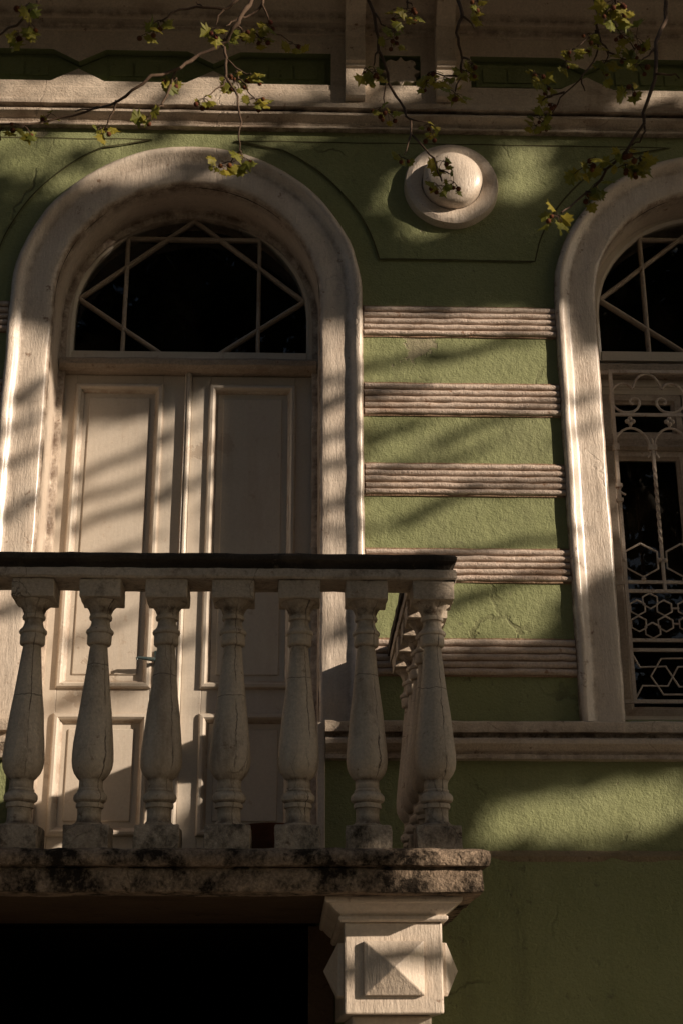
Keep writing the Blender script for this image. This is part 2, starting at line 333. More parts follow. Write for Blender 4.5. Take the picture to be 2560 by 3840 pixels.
# plaster surrounds of the arches
SPROF = [(-.002, .01), (-.002, -.020), (.005, -.036), (.018, -.042), (.032, -.040), (.044, -.030), (.058, -.017), (.074, -.010), (.090, -.0085), (.150, -.010),
         (.184, -.011), (.197, -.005), (.203, .010), (.203, .03)]
RPROF = [(.203, .03), (.206, .10), (.205, .18), (.208, DY-.05), (.236, DY-.045), (.238, DY+.08)]
for cx_, z0 in ((DC, ZSILL), (WC, ZSILL)):
    MB().arch(SPROF, cx_, z0, ZS, RO, 48, .06).rough(.0045, 6, cx_).rough(.002, 25).build('arch_surround', 'cream', house, smooth=True); set_grime(COL.objects[-1], len(SPROF), {0: 1, 1: 1, 2: .35, 6: .25, 7: .55, 8: .2, 11: .6, 12: .9, 13: .9})
for cx_, z0 in ((DC, ZDOOR), (WC, 3.0)):
    MB().arch(RPROF, cx_, z0, ZS, RO, 48, .06).rough(.003, 7).build('reveal', 'cream', house, smooth=True, auto=50); set_grime(COL.objects[-1], len(RPROF), {0: .9, 3: 1, 4: .6, 5: .7})
for s_ in (-1, 1):      # plain jamb under the sill course beside the door
    x0, x1 = sorted((DC+s_*.634, DC+s_*.668)); MB().sweep_x([(-.012, ZDOOR), (-.012, ZSILL-.001), (.05, ZSILL-.001), (.05, ZDOOR)], x0, x1, .02).build('jamb', 'cream', house, bevel=.004)

# sill course
SC = [(.02, 3.034), (-.040, 3.034), (-.050, 3.026), (-.049, 2.984), (-.018, 2.982), (-.016, 2.966), (-.042, 2.960), (-.056, 2.948), (-.055, 2.932), (-.036, 2.914), (-.022, 2.900), (-.020, 2.892),
      (-.036, 2.888), (-.038, 2.870), (.02, 2.866)]
for a, b in ((XL, DC-.669), (DC+.669, XR)):
    MB().sweep_x(SC, a, b, .05).rough(.004, 9).build('sill_course', 'frieze', house); set_grime(COL.objects[-1], len(SC), {0: .5, 1: .5, 3: .5, 4: 1, 5: 1, 6: .6, 10: .4, 11: .8, 12: .4, 13: .6})

# ribbed bands on the piers
BANDS = [(4.905, 5.079), (4.490, 4.669), (4.086, 4.257), (3.669, 3.839), (3.236, 3.416)]
piers = [(DC+RO-.004, WC-RO+.004), (XL, DC-RO+.004), (WC+RO-.004, XR)]
for (a, b) in piers:
    for (z0, z1) in BANDS:
        base = MB().sweep_x([(.01, z0), (-.006, z0+.003), (-.006, z1-.003), (.01, z1)], a, b, .05).rough(.003, 11, z0).build('ribbed_band', 'ribbase', house)
        n = 5; h = (z1-z0-.016)/n
        for k in range(n):
            zc = z0+.008+h*(k+.5); r = h*.43
            pr = [(-.005, zc-r), (-.012, zc-r*.92), (-.018, zc-r*.55), (-.021, zc), (-.018, zc+r*.55), (-.012, zc+r*.92), (-.005, zc+r)]
            MB().sweep_x(pr, a+.012, b-.008, .03).rough(.0036, 13, k+z0).rough(.0016, 40).build('rib', 'rib', base, smooth=True, auto=60)

# raised spandrel panels with their scored outline
def spandrel(cl, cr, name='spandrel_panel'):
    ra = RO+.115; zt, zb = 6.012, 5.332; pts = []
    al = math.asin((zt-.02-ZS)/ra) if zt-.02-ZS < ra else math.pi/2
    a0, a1 = math.asin(min(.999, (zt-.055-ZS)/ra)), math.asin((5.43-ZS)/ra)
    if cl is not None:
        for i in range(25):
            a = a0+(a1-a0)*i/24; pts.append((cl+ra*math.cos(a), ZS+ra*math.sin(a)))
        pts.append((cl+RO+.235-.15, zb))
    if cr is not None:
        pts.append((cr-RO-.235+.15, zb))
        for i in range(25):
            a = a1+(a0-a1)*i/24; pts.append((cr-ra*math.cos(a), ZS+ra*math.sin(a)))
        pts.append((cr-.20, zt-.008))
    if cl is not None: pts.append((cl+.20, zt-.008))
    return pts
sp = spandrel(DC, WC)
MB().prism(sp, -.0075, .01).build(
    'spandrel_panel', 'green', house, bevel=.004)
def half_spandrel(c, sgn, xe):
    p = [(x, z) for x, z in spandrel(DC, WC) if x < (DC+WC)/2]
    q = [((c+sgn*(x-DC)), z) for x, z in p]
    zt = [z for x, z in q]
    return q
ql = half_spandrel(DC, -1, XL)
pl = [q for q in ql]
pl = [(XL, 5.332)] + pl[:26][::-1] + [pl[26] if len(pl) > 26 else pl[-1], (XL, 6.004)]
MB().prism(pl, -.0075, .01).build('spandrel_panel', 'green', house, bevel=.004)

def scored(pts, closed=False, w=.0036):
    pts = [Vector((x, z)) for x, z in pts]; fine = []
    for a, b in zip(pts[:-1], pts[1:]):
        k = max(1, int((b-a).length/.03)); fine += [a.lerp(b, i/k) for i in range(k)]
    fine.append(pts[-1]); rows = []
    for i, p in enumerate(fine):
        t = (fine[min(i+1, len(fine)-1)]-fine[max(i-1, 0)]).normalized(); n_ = Vector((-t.y, t.x))
        ww = w*(1+.5*mnoise.noise(Vector((p.x*9, p.y*9, 0)))); q = p+n_*.004*mnoise.noise(Vector((p.x*5, p.y*5, 4)))
        rows.append([(q.x+n_.x*ww, -.0088, q.y+n_.y*ww), (q.x-n_.x*ww, -.0088, q.y-n_.y*ww)])
    MB().rings(rows, False, False).build('scored_line', 'groove', house)
scored(sp+[sp[0]]); scored(pl[1:])
# round boss
bc = (.752, 0, 5.744)
MB().lathe_y([(.236, .01), (.236, -.030), (.228, -.052), (.205, -.060), (.165, -.054), (.150, -.050), (.150, .01)], bc, 64).rough(.003, 9).build('boss_ring', 'cream', house, smooth=True, auto=28)
MB().lathe_y([(.146, -.01), (.146, -.098), (.141, -.110), (.128, -.121), (.105, -.131), (.07, -.140), (.035, -.144), (.002, -.145)], bc, 64).rough(.002, 9).build('boss_dome', 'cream', house, smooth=True, auto=50)

# entablature: architrave mouldings, frieze with sunk panels, cornice
AR = [(.02, 6.205), (-.070, 6.205), (-.074, 6.190), (-.074, 6.170), (-.030, 6.168), (-.028, 6.154), (-.056, 6.150), (-.062, 6.143), (-.061, 6.133), (-.046, 6.124), (-.026, 6.112), (-.016, 6.096), (-.014, 6.086),
      (-.032, 6.083), (-.036, 6.078), (-.034, 6.070), (.02, 6.068)]
MB().sweep_x(AR, XL, XR, .06).rough(.003, 8).build('architrave', 'frieze', house); set_grime(COL.objects[-1], len(AR), {3: .4, 4: 1, 5: 1, 6: .3, 10: .3, 11: .5, 12: .7, 13: .3, 15: .6, 16: 1})
FY = -.060
def notch_loop(x0, x1, notches, zb, zt, d=.075, grow=0.):
    top, bot = [], []
    for nx in notches:
        bot += [(nx-.135+grow, zb+grow), (nx, zb+d+grow), (nx+.135-grow, zb+grow)]; top += [(nx-.135+grow, zt-grow), (nx, zt-d-grow), (nx+.135-grow, zt-grow)]
    return [(x0+grow, zb+grow)]+bot+[(x1-grow, zb+grow), (x1-grow, zt-grow)]+top[::-1]+[(x0+grow, zt-grow)]
def Xn(px): return Q(px, 160, FY).x
ZB, ZT = Q(500, 190, FY).z, Q(500, 118, FY).z
step = Xn(490)-Xn(180)
LN = [Xn(490)-step*k for k in range(5)]; LN = [x for x in LN if x > XL+.4][::-1]
RN = [Xn(1345)+step*k for k in range(5)]; RN = [x for x in RN if x < XR-.4]
loopL = notch_loop(XL+.15, Xn(760), LN, ZB, ZT); loopR = notch_loop(Xn(1080), XR-.15, RN, ZB, ZT)
sx0, sx1 = Xn(870), Xn(965)
loopS = [(sx0, ZB+.004), (sx1, ZB+.004), (sx1, ZT-.004), (sx0, ZT-.004)]
ZF0, ZF1 = 6.2055, 6.62
fill([[(XL, ZF0), (XR, ZF0), (XR, ZF1), (XL, ZF1)], loopL, loopR, loopS], FY).build('frieze', 'frieze', house)
MB().sweep_x([(FY+.01, ZF0+.001), (FY-.004, ZF0+.001), (FY-.004, 6.275), (FY-.001, 6.280), (FY+.01, 6.280)], XL, XR, .06).rough(.0015, 9).build('frieze_base', 'frieze', house)
for lp, nm, nt, xa, xb in ((loopL, 'frieze_panel', LN, XL+.15, Xn(760)), (loopR, 'frieze_panel', RN, Xn(1080), XR-.15), (loopS, 'star_panel', [], sx0, sx1)):
    m = MB(); n = len(lp); yb = FY+.046
    m.add([(x, FY, z) for x, z in lp]+[(x, yb, z) for x, z in lp], [(i, (i+1) % n, (i+1) % n+n, i+n) for i in range(n)])
    m.add(fill([lp], yb).v, fill([lp], yb).f)
    pan = m.build(nm, 'dgreen', house)
    if nt is not None and nm == 'frieze_panel':
        il = notch_loop(xa, xb, nt, ZB, ZT, .058, .028)
        MB().prism(il, yb-.014, yb+.01).build('raised_field', 'dgreen', pan, bevel=.003)
        ends = [xa]+nt+[xb]
        for e0, e1 in zip(ends[:-1], ends[1:]):      # small bricks of the inner field
            a = e0+(.15 if e0 != xa else .06); b = e1-(.15 if e1 != xb else .06)
            k = max(1, round((b-a)/.135)); w = (b-a)/k
            for i in range(k):
                MB().box(a+w*i+.005, a+w*(i+1)-.005, yb-.020, yb-.013, ZB+.052, ZT-.058).build('field_block', 'dgreen', pan, bevel=.002)
scx, scz = (sx0+sx1)/2+.006, (ZB+ZT)/2
st = []
for k in range(32):
    a = 2*math.pi*k/32; r = .088 if k % 4 == 0 else (.080 if k % 4 in (1, 3) else .074)
    kk = (k % 4)/4*2-1
    q = max(abs(math.cos(a)), abs(math.sin(a))); sq = .078/q; rr = .072+.026*max(0, 1-abs(((a % (math.pi/2))-0) if (a % (math.pi/2)) < math.pi/4 else (math.pi/2-(a % (math.pi/2))))/.22)
    rr = max(rr, min(sq, .098) if abs((a % (math.pi/2))-math.pi/4) < .28 else 0)
    st.append((scx+rr*math.cos(a), scz+rr*math.sin(a)*.92))
MB().prism(st, FY+.002, FY+.047).build('star_plaque', 'frieze', house, bevel=.003)
# cornice: stepped mouldings running out to the soffit
CO = [(.02, 6.62), (FY-.012, 6.62), (FY-.014, 6.640), (FY-.028, 6.644), (FY-.030, 6.680), (FY-.060, 6.686), (FY-.075, 6.72), (FY-.115, 6.765), (FY-.150, 6.785), (FY-.160, 6.805), (FY-.62, 6.812),
      (FY-.64, 6.80), (FY-.65, 6.90), (FY-.69, 7.018), (.02, 7.018)]
MB().sweep_x(CO, XL-.05, XR+.05, .12).rough(.003, 6).build('cornice', 'frieze', house); set_grime(COL.objects[-1], len(CO), {2: .7, 3: .7, 5: .8, 8: .7, 9: .9, 10: .5})
def modillion(x0, x1):
    y = FY
    pr = [(y+.01, 6.212), (y-.035, 6.212), (y-.048, 6.222), (y-.050, 6.384), (y-.062, 6.389), (y-.066, 6.404), (y-.082, 6.410), (y-.084, 6.430), (y-.066, 6.440), (y-.066, 6.560), (y-.082, 6.590), (y-.090, 6.62),
          (y-.13, 6.66), (y-.22, 6.70), (y-.36, 6.72), (y-.50, 6.735), (y-.52, 6.808), (y+.01, 6.808)]
    MB().sweep_x(pr, x0, x1, .02).rough(.0025, 10).build('modillion', 'frieze', house, bevel=.003)
b1 = (Q(792, 140, -.11).x, Q(838, 140, -.11).x); b2 = (Q(1000, 140, -.11).x, Q(1045, 140, -.11).x)
per = WC-DC
for a, b in (b1, b2): modillion(a, b)

# ------------------------------------------------------------------ fanlights, door, window
def fanlight(cx_, depth):
    w, zs, z0 = .578, 5.141, 4.955
    ring = MB().arch([(.0, depth+.03), (.0, depth-.03), (.008, depth-.036), (.044, depth-.036), (.058, depth-.02), (.058, depth+.03)], cx_, z0-.05, zs, .636, 44, .08).rough(.002, 9)
    ring.box(cx_-.578, cx_+.578, depth-.03, depth+.03, z0-.05, z0)
    fan = ring.build('fanlight', 'door', house, smooth=True, auto=35)
    Lp = (-.566, 5.257-0); a, h, e = .336, 5.61, .146
    def arc(x): return zs+math.sqrt(max(0, w*w-x*x))
    T = (0, zs+w)
    def on(p, q, x=None, z=None):
        t = (x-p[0])/(q[0]-p[0]) if x is not None else (z-p[1])/(q[1]-p[1]); return (p[0]+(q[0]-p[0])*t, p[1]+(q[1]-p[1])*t)
    Lu = on(Lp, T, x=-a); Ll = on(Lp, (-e, z0), x=-a); Lh = on(Lp, T, z=h)
    segs = [((-a, z0), (-a, arc(a))), ((-a, h), (a, h)), (Lp, T), (Lp, (-e, z0))]
    segs = segs + [((-p[0], p[1]), (-q[0], q[1])) for p, q in segs if p[0] != -q[0]]
    for (p, q) in segs:
        d = Vector((q[0]-p[0], q[1]-p[1])).normalized(); nrm = Vector((-d.y, d.x))
        for hw, y0, y1, nm in ((.0098, depth-.022, depth+.012, 'glazing_bar'),):
            k = random.uniform(0, .002)
            m = MB()
            prof = [(-hw, y1), (-hw, y0+.008), (-hw*.35, y0-k), (hw*.35, y0-k), (hw, y0+.008), (hw, y1)]
            rows = []
            for i in range(7):
                t = i/6; b = (p[0]+(q[0]-p[0])*t, p[1]+(q[1]-p[1])*t)
                rows.append([(cx_+b[0]+nrm.x*o, y, b[1]+nrm.y*o) for o, y in prof])
            m.rings(rows).rough(.0012, 14).build(nm, 'bar', fan)
    def arcpts(x0, x1, n=8):
        a0, a1 = math.acos(max(-1, min(1, x0/w))), math.acos(max(-1, min(1, x1/w)))
        return [(w*math.cos(a0+(a1-a0)*i/n), zs+w*math.sin(a0+(a1-a0)*i/n)) for i in range(n+1)]
    half = [
        [(-a, z0), (-e, z0), Ll],
        [Lp, Ll, Lu],
        [(-w, z0), (-a, z0), Ll, Lp]+[(-w, zs)],
        [Lp, Lu, (-a, arc(a))]+arcpts(-a, Lp[0])[1:-1],
        [Lu, Lh, (-a, h)],
        [(-a, h), Lh, T]+arcpts(0, -a)[1:],
    ]
    mir = [[(-x, z) for x, z in p] for p in half]
    whole = [[(-e, z0), (e, z0), (-Ll[0], Ll[1]), (-Lu[0], Lu[1]), (-Lh[0], Lh[1]), Lh, Lu, Ll], [Lh, (-Lh[0], h), T]]
    for p in half+mir+whole:
        tilt = random.uniform(-.003, .003); c0 = sum(x for x, z in p)/len(p)
        MB().add([(cx_+x, depth+.004+tilt*(x-c0)*8, z) for x, z in p], [tuple(range(len(p)))]).build('pane', 'glass', fan)
    return fan
fanlight(DC, DY); fanlight(WC, DY-.06)

def strip_frame(x0, x1, z0, z1, prof, name, mat, parent, rough=.001):
    """mitred rectangular moulding; profile of (inward, y)"""
    m = MB(); rows = []
    for (x, z, sx, sz) in ((x0, z0, 1, 1), (x1, z0, -1, 1), (x1, z1, -1, -1), (x0, z1, 1, -1)):
        rows.append([(x+sx*o, y, z+sz*o) for o, y in prof])
    out = []
    for i in range(4):
        a, b = rows[i], rows[(i+1) % 4]
        for t in range(12): out.append([tuple(p[c]+(q[c]-p[c])*t/12 for c in range(3)) for p, q in zip(a, b)])
    n = len(prof); k = len(out)
    m.add([p for r in out for p in r], [(i*n+j, i*n+j+1, ((i+1) % k)*n+j+1, ((i+1) % k)*n+j) for i in range(k) for j in range(n-1)])
    o = m.rough(rough, 12).build(name, mat, parent)
    if mat == 'door': set_grime(o, len(prof), {0: .8, 1: .5, 5: .4, 6: .7, 7: .8})
    return o
# door
zt = 4.84
dx0, dx1 = DC-.640, DC+.640
tr = [(DY+.05, zt-.005), (DY-.015, zt-.005), (DY-.075, zt+.002), (DY-.090, zt+.016), (DY-.094, zt+.040), (DY-.080, zt+.056), (DY-.03, zt+.066), (DY+.05, zt+.068)]
door = MB().sweep_x(tr, dx0+.01, dx1-.012, .05).rough(.004, 9).build('door', 'wood', house)     # its weathered transom beam, the leaves below are its pieces
MB().box(dx0-.01, dx1+.01, DY+.024, DY+.05, ZDOOR, zt).build('door_backing', 'door', door)
zU0, zU1 = P(490, 2580, DY).z, P(490, 1447, DY).z       # upper panel moulding, outer edges
zL0, zL1 = P(490, 3135, DY).z, P(490, 2682, DY).z
for side in (0, 1):
    if side == 0: xs = (dx0, Q(178, 885, DY).x, Q(375, 885, DY).x, DC-.018)
    else: xs = (DC+.018, Q(485, 885, DY).x, Q(678, 885, DY).x, dx1)
    xo0, xi0, xi1, xo1 = xs
    for a, b in ((xo0, xi0-.001), (xi1+.001, xo1)):
        MB().box(a, b, DY-.004, DY+.03, ZDOOR, zt-.006).build('stile', 'door', door, bevel=.002)
    for a, b in ((zU1, zt-.006), (zL1, zU0), (ZDOOR, zL0)):
        MB().box(xi0, xi1, DY-.0025, DY+.03, a, b).build('rail', 'door', door, bevel=.002)
    for (a, b) in ((zU0, zU1), (zL0, zL1)):
        prof = [(-.006, DY+.01), (-.006, DY-.014), (.002, DY-.024), (.014, DY-.026), (.022, DY-.018), (.026, DY-.004), (.034, DY+.004), (.037, DY+.014), (.045, DY+.016)]
        strip_frame(xi0, xi1, a, b, prof, 'panel_moulding', 'door', door)
        i = .062
        pm = MB(); pm.prism([(xi0+.03, a+.03), (xi1-.03, a+.03), (xi1-.03, b-.03), (xi0+.03, b-.03)], DY+.012, DY+.03)
        pan = pm.build('panel', 'door', door)
        MB().prism([(xi0+i, a+i), (xi1-i, a+i), (xi1-i, b-i), (xi0+i, b-i)], DY+.0045, DY+.013).build('raised_panel', 'door', door, bevel=.005, seg=1)
pr = [(-.017, DY+.03), (-.017, DY-.020), (-.011, DY-.034), (-.004, DY-.030), (0, DY-.040), (.008, DY-.040), (.014, DY-.028), (.017, DY-.02), (.017, DY+.03)]
MB().rings([[(DC+x, y, ZDOOR+(zt-.004-ZDOOR)*i/30) for x, y in pr] for i in range(31)]).rough(.0012, 9).build('meeting_bead', 'door', door)
hp = P(563, 2470, DY-.06)
hm = MB().tube([(hp.x+.03, DY, hp.z-.005), (hp.x+.03, DY-.045, hp.z-.005)], .008, 10)
hm.tube([(hp.x+.036, DY-.05, hp.z-.006), (hp.x+.01, DY-.055, hp.z-.002), (hp.x-.025, DY-.058, hp.z+.001), (hp.x-.05, DY-.060, hp.z+.004), (hp.x-.06, DY-.062, hp.z+.001), (hp.x-.058, DY-.064, hp.z-.008)], [.009, .010, .008, .007, .006, .004], 10)
hm.box(hp.x+.014, hp.x+.046, DY-.012, DY, hp.z-.10, hp.z+.05)
hm.build('handle', 'handle', door, smooth=True, auto=40)

# window behind the grille
WY = DY-.06; wx0, wx1 = WC-.640, WC+.640; wz0, wz1 = 3.09, 4.80
tz = 4.835
window = MB().sweep_x([(WY+.05, tz-.028), (WY-.06, tz-.028), (WY-.075, tz-.015), (WY-.078, tz+.022), (WY-.06, tz+.040), (WY+.05, tz+.046)], wx0+.008, wx1-.008, .05).rough(.005, 11).build('window', 'wood', house)
strip_frame(wx0+.002, wx1-.002, wz0-.02, tz-.03, [(0, WY+.05), (0, WY-.02), (.036, WY-.02), (.040, WY-.01), (.05, WY-.008), (.05, WY+.05)], 'window_frame', 'door', window, .002)
cw = (wx1-wx0-.1)/3
zb1, zb2 = 4.43, 4.49
for k in range(3):
    a = wx0+.05+cw*k; b = a+cw
    for (c, d) in ((wz0+.03, zb1), (zb2, tz-.105)):
        strip_frame(a+.004, b-.004, c, d, [(0, WY+.03), (0, WY-.004), (.030, WY-.004), (.036, WY+.006), (.046, WY+.012), (.046, WY+.03)], 'casement', 'bar', window, .0015)
        MB().add([(a, WY+.018, c), (b, WY+.018, c), (b, WY+.018, d), (a, WY+.018, d)], [(0, 1, 2, 3)]).build('pane', 'glass', window)
    MB().box(a+.03, b-.03, WY+.16, WY+.17, 3.3, 4.3).build('blind', 'cloth', window)
MB().sweep_x([(WY+.05, zb1), (WY-.012, zb1), (WY-.024, zb1+.015), (WY-.012, zb1+.03), (WY-.012, zb2), (WY+.05, zb2)], wx0+.05, wx1-.05, .06).rough(.002, 9).build('window_transom', 'wood', window)
MB().sweep_x([(WY+.05, tz-.104), (WY-.006, tz-.104), (WY-.006, tz-.032), (WY+.05, tz-.032)], wx0+.05, wx1-.05, .06).build('head_rail', 'door', window)
MB().sweep_x([(WY+.05, 3.066), (WY-.04, 3.066), (WY-.045, 3.085), (WY-.02, 3.092), (WY+.05, 3.092)], wx0, wx1, .05).rough(.003, 12).build('bottom_rail', 'wood', window)
MB().sweep_x([(WY+.02, 3.052), (-.035, 3.036), (-.040, 3.008), (-.037, 3.008), (-.032, 3.033), (WY+.02, 3.049)], wx0+.012, wx1-.012, .2).build('sill_flashing', 'zinc', window)

# wrought iron grille; left half measured in the photo, right half mirrored
GY = .075
def z6(x, y): return P(2240+x*.36158, 1350+y*.36158, GY)
def z4(x, y): return P(2240+x*.25518, 2150+y*.25518, GY)
gl_x = WC-.578
ztop, zmid, zr1, zr2, zr3, zr4, zbot = [z6(300, 122).z, z6(300, 566).z, z4(600, 130).z, z4(600, 262).z, z4(700, 985).z, z4(700, 1128).z, z4(800, 1888).z]
r = .0068
def flat_bar(m, p, q, w=.0075, d=.006):
    p, q = Vector(p), Vector(q); t = (q-p).normalized(); n = Vector((-t.z, 0, t.x)); y = Vector((0, 1, 0))
    m.rings([[b+n*(sx*w)+y*(sy*d) for sx, sy in ((-1, -1), (1, -1), (1, 1), (-1, 1))] for b in (p, (p+q)/2, q)]); return m
gw = 2*(WC-gl_x)
grille = strip_frame(gl_x-.008, gl_x+gw+.008, zbot-.008, ztop+.008, [(0, GY-.008), (.016, GY-.008), (.016, GY+.008), (0, GY+.008), (0, GY-.008)], 'window_grille', 'iron', house)
def part(m, name, rr=.001): return m.rough(rr, 14).build(name, 'iron', grille, bevel=.0015)
for i, z in enumerate((zmid, zr1, zr2, zr3, zr4)):
    part(flat_bar(MB(), (gl_x+.0086, GY, z), (gl_x+gw-.0086, GY, z), .0078, .0055), 'crossbar')
for z in (ztop, zr1, zbot+.004):
    for s_ in (-1, 1):
        part(flat_bar(MB(), (WC+s_*(gw/2+.009), GY, z-.004), (WC+s_*.63, GY+.005, z-.004), .009, .006), 'wall_tie')
def xz(p): return (p.x, p.z)
bay = z6(690, 2300).x - z6(265, 2300).x
# sheared photo coordinates are straightened: keep every piece at its own bay position
def rel(pts, fn, x_ref_y=None): return [fn(x, y) for x, y in pts]
arc_u = [(175, 880), (178, 850), (192, 805), (220, 765), (258, 730), (300, 710), (342, 704), (388, 712), (432, 732), (470, 762), (505, 805), (530, 850), (542, 890)]
scroll = [(355, 302), (335, 272), (300, 248), (258, 240), (210, 252), (165, 287), (137, 335), (128, 385), (140, 437), (170, 483), (215, 520), (262, 540), (320, 543), (372, 534), (410, 508), (432, 470), (434, 432), (415, 405), (380, 394), (350, 402), (334, 425), (340, 447), (356, 456), (370, 446)]
crown_ = [(365, 297), (374, 250), (395, 203), (430, 168), (480, 147), (530, 148), (575, 170), (610, 205), (638, 250), (655, 300)]
hexa = [(440, 1903), (615, 1990), (630, 2165), (475, 2250), (300, 2155), (288, 1985)]
def shift(pts, dx): return [(p[0]+dx, p[1], p[2]) for p in pts]
def mirror(pts): return [(2*WC-p[0], p[1], p[2]) for p in pts]
def both(pts, rad, name, n=8, closed=False, kb=3, per_=None):
    per_ = per_ or bay
    base = [tuple(z) for z in pts]
    if closed: base = base+[base[0]]
    for k in range(kb):
        a = shift(base, per_*k)
        if max(p[0] for p in a) > WC+.01: continue
        for q in (a, mirror(a)):
            rr = rad
            part(MB().tube(q, rr, n, .4), name, .0006)
both(rel(arc_u, z6), .0062, 'arched_bar')
both(rel(scroll, z6), [.0066]*18+[.0064, .0062, .0062, .0064, .0072, .0078], 'scroll', kb=2, per_=2*bay)
both([(2*z6(510, 300).x-p.x, p.y, p.z) for p in rel(scroll, z6)], [.0066]*18+[.0064, .0062, .0062, .0064, .0072, .0078], 'scroll', kb=1, per_=2*bay)
both(rel(crown_, z6), .0062, 'arched_bar', kb=2, per_=2*bay)
hx = rel(hexa, z6); both(hx, .0056, 'hexagon', 4, True)
def knob(p, rad, name='knob'):
    for k in range(3):
        for sgn in (0, 1):
            x = p.x+bay*k; x = 2*WC-x if sgn else x
            if not sgn and x > WC: continue
            MB().lathe([(rad*math.sin(a)+.0002, p.z-rad*math.cos(a)) for a in [math.pi*i/8 for i in range(9)]], (x, GY-.004), 12).build(name, 'iron', grille, smooth=True)
for q in ((272, 2078), (640, 2078), (475, 2274)): knob(z6(*q), .0105)
for qx, qy in ((335, 640),):
    c = z6(qx, qy)
    for k in range(3):
        for sgn in (0, 1):
            x = c.x+bay*k; x = 2*WC-x if sgn else x
            if not sgn and x > WC: continue
            m = MB()
            for ax, az in ((.0145, 0), (-.0145, 0), (0, .015), (0, -.013)):
                m.lathe([(.0115*math.sin(a)+.0002, c.z+az-.0115*math.cos(a)) for a in [math.pi*i/6 for i in range(7)]], (x+ax, GY-.004), 10)
            m.tube([(x, GY, c.z-.02), (x, GY, c.z-.034)], .006, 6)
            m.build('rosette', 'iron', grille, smooth=True)
for k in range(3):          # twisted uprights with collar, spear and hooks
    for sgn in (0, 1):
        x0 = z6(575, 950).x+bay*k
        if x0 > WC and k: continue
        f = (lambda p: (2*WC-p[0], p[1], p[2])) if sgn else (lambda p: p)
        zt_, zb_ = z6(575, 930).z, zr2; m = MB(); rows = []
        for i in range(61):
            t = i/60; z = zt_+(zb_-zt_)*t; tw = 0 if t < .12 or t > .68 else (t-.12)/.56*math.pi*5
            if t > .68: tw = math.pi*5
            rows.append([f((x0+.0105*math.cos(tw+math.pi/4+j*math.pi/2), GY+.0105*math.sin(tw+math.pi/4+j*math.pi/2), z)) for j in range(4)])
        m.rings(rows); part(m, 'twisted_bar', .0006)
        m = MB().box(-.021, .021, -.012, .012, -.013, .013); m.v = [f((x0-.002+v[0], GY+v[1], z6(568, 910).z+v[2])) for v in m.v]; part(m, 'collar')
        sp_ = z6(560, 830); m = MB().tube([f((x0-.002, GY, z6(568, 890).z)), f((x0-.002, GY, sp_.z-.004)), f((x0-.002, GY, sp_.z+.012))], [.010, .011, .001], 4); part(m, 'spear_tip')
        for s_ in (-1, 1):
            p0 = z6(570, 955); m = MB().tube([f((x0+s_*.012, GY, p0.z+.004)), f((x0+s_*.014, GY, p0.z-.012)), f((x0+s_*.028, GY, p0.z-.030))], .0055, 6); part(m, 'hook')
for y in (905, 1305, 1452):
    m = MB().box(-.014, .016, -.013, .013, -.009 if y > 1000 else -.016, .009 if y > 1000 else .016); z = z6(170, y).z
    m.v = [(gl_x+v[0], GY+v[1], z+v[2]) for v in m.v]; part(m, 'collar')
p0 = z6(200, 1372); part(MB().tube([(gl_x+.006, GY, p0.z+.004), (gl_x+.014, GY-.002, p0.z-.004), (gl_x+.030, GY-.004, p0.z-.014)], .0055, 6), 'hook')
hexes = {'t': (770, 405), 'ul': (588, 505), 'ur': (980, 510), 'll': (606, 742), 'lr': (1000, 745), 'b': (812, 840)}
hper = z4(1290, 505).x-z4(588, 505).x
for nm, (hx_, hy_) in hexes.items():
    c = z4(hx_, hy_)
    both([(c.x+.0385*math.sin(math.pi/3*i), GY, c.z+.0365*math.cos(math.pi/3*i)) for i in range(6)], .0050, 'hexagon', 4, True, 3, hper)
for a, b in (((425, 512), (480, 512)), ((440, 744), (500, 744)), ((1090, 515), (1200, 515)), ((1110, 741), (1215, 741))):
    both([z4(*a), z4(*b)], .0045, 'short_link', 6, False, 3, hper)
for pts in ([(485, 1150), (620, 1380), (1000, 1370), (1200, 1670), (1400, 1670)], [(1254, 1250), (930, 1255), (785, 1515), (970, 1785), (1400, 1785)], [(540, 1880), (660, 1655), (1030, 1660), (1180, 1375), (1400, 1375)]):
    both([z4(*p) for p in pts], .0052, 'lattice_bar', 4, False, 1)

# ------------------------------------------------------------------ the balcony
BX0, BX1, BY = -1.6602, .489, -1.145; ZT_ = ZDOOR
xl, xr, yf = BX0-.075, BX1+.075, BY-.075                  # faces of caps and plinths
slab = MB().box(xl+.0, xr-.0, yf+.02, -.023, 2.19, ZT_-.002).build('balcony', 'soffit', house)
nos = [(-.06, ZT_), (.03, ZT_), (.060, ZT_-.004), (.078, ZT_-.014), (.086, ZT_-.030), (.085, ZT_-.050), (.079, ZT_-.060), (.046, ZT_-.064), (-.06, ZT_-.064)]
m = MB().usweep(nos, xl, xr, yf, -.022, .035).rough(.004, 8).rough(.0045, 24); m.build('slab_nosing', 'slab', slab, smooth=True, auto=45)
fas = [(-.06, ZT_-.062), (.050, ZT_-.066), (.060, ZT_-.078), (.064, ZT_-.135), (.060, ZT_-.143), (.030, ZT_-.146), (-.06, ZT_-.146)]
MB().usweep(fas, xl, xr, yf, -.022, .035).rough(.004, 7, 3).rough(.004, 22).build('slab_fascia', 'slab', slab, smooth=True, auto=45)
rail_top = [(-.165, 3.326), (-.165, 3.366), (-.155, 3.378), (-.13, 3.382), (-.02, 3.383), (.006, 3.379), (.014, 3.368), (.012, 3.354), (-.002, 3.345), (-.012, 3.330), (-.012, 3.322)]
MB().usweep(rail_top, xl, xr, yf, -.002, .035).rough(.003, 8).rough(.002, 26).build('handrail', 'railtop', slab, smooth=True, auto=45)
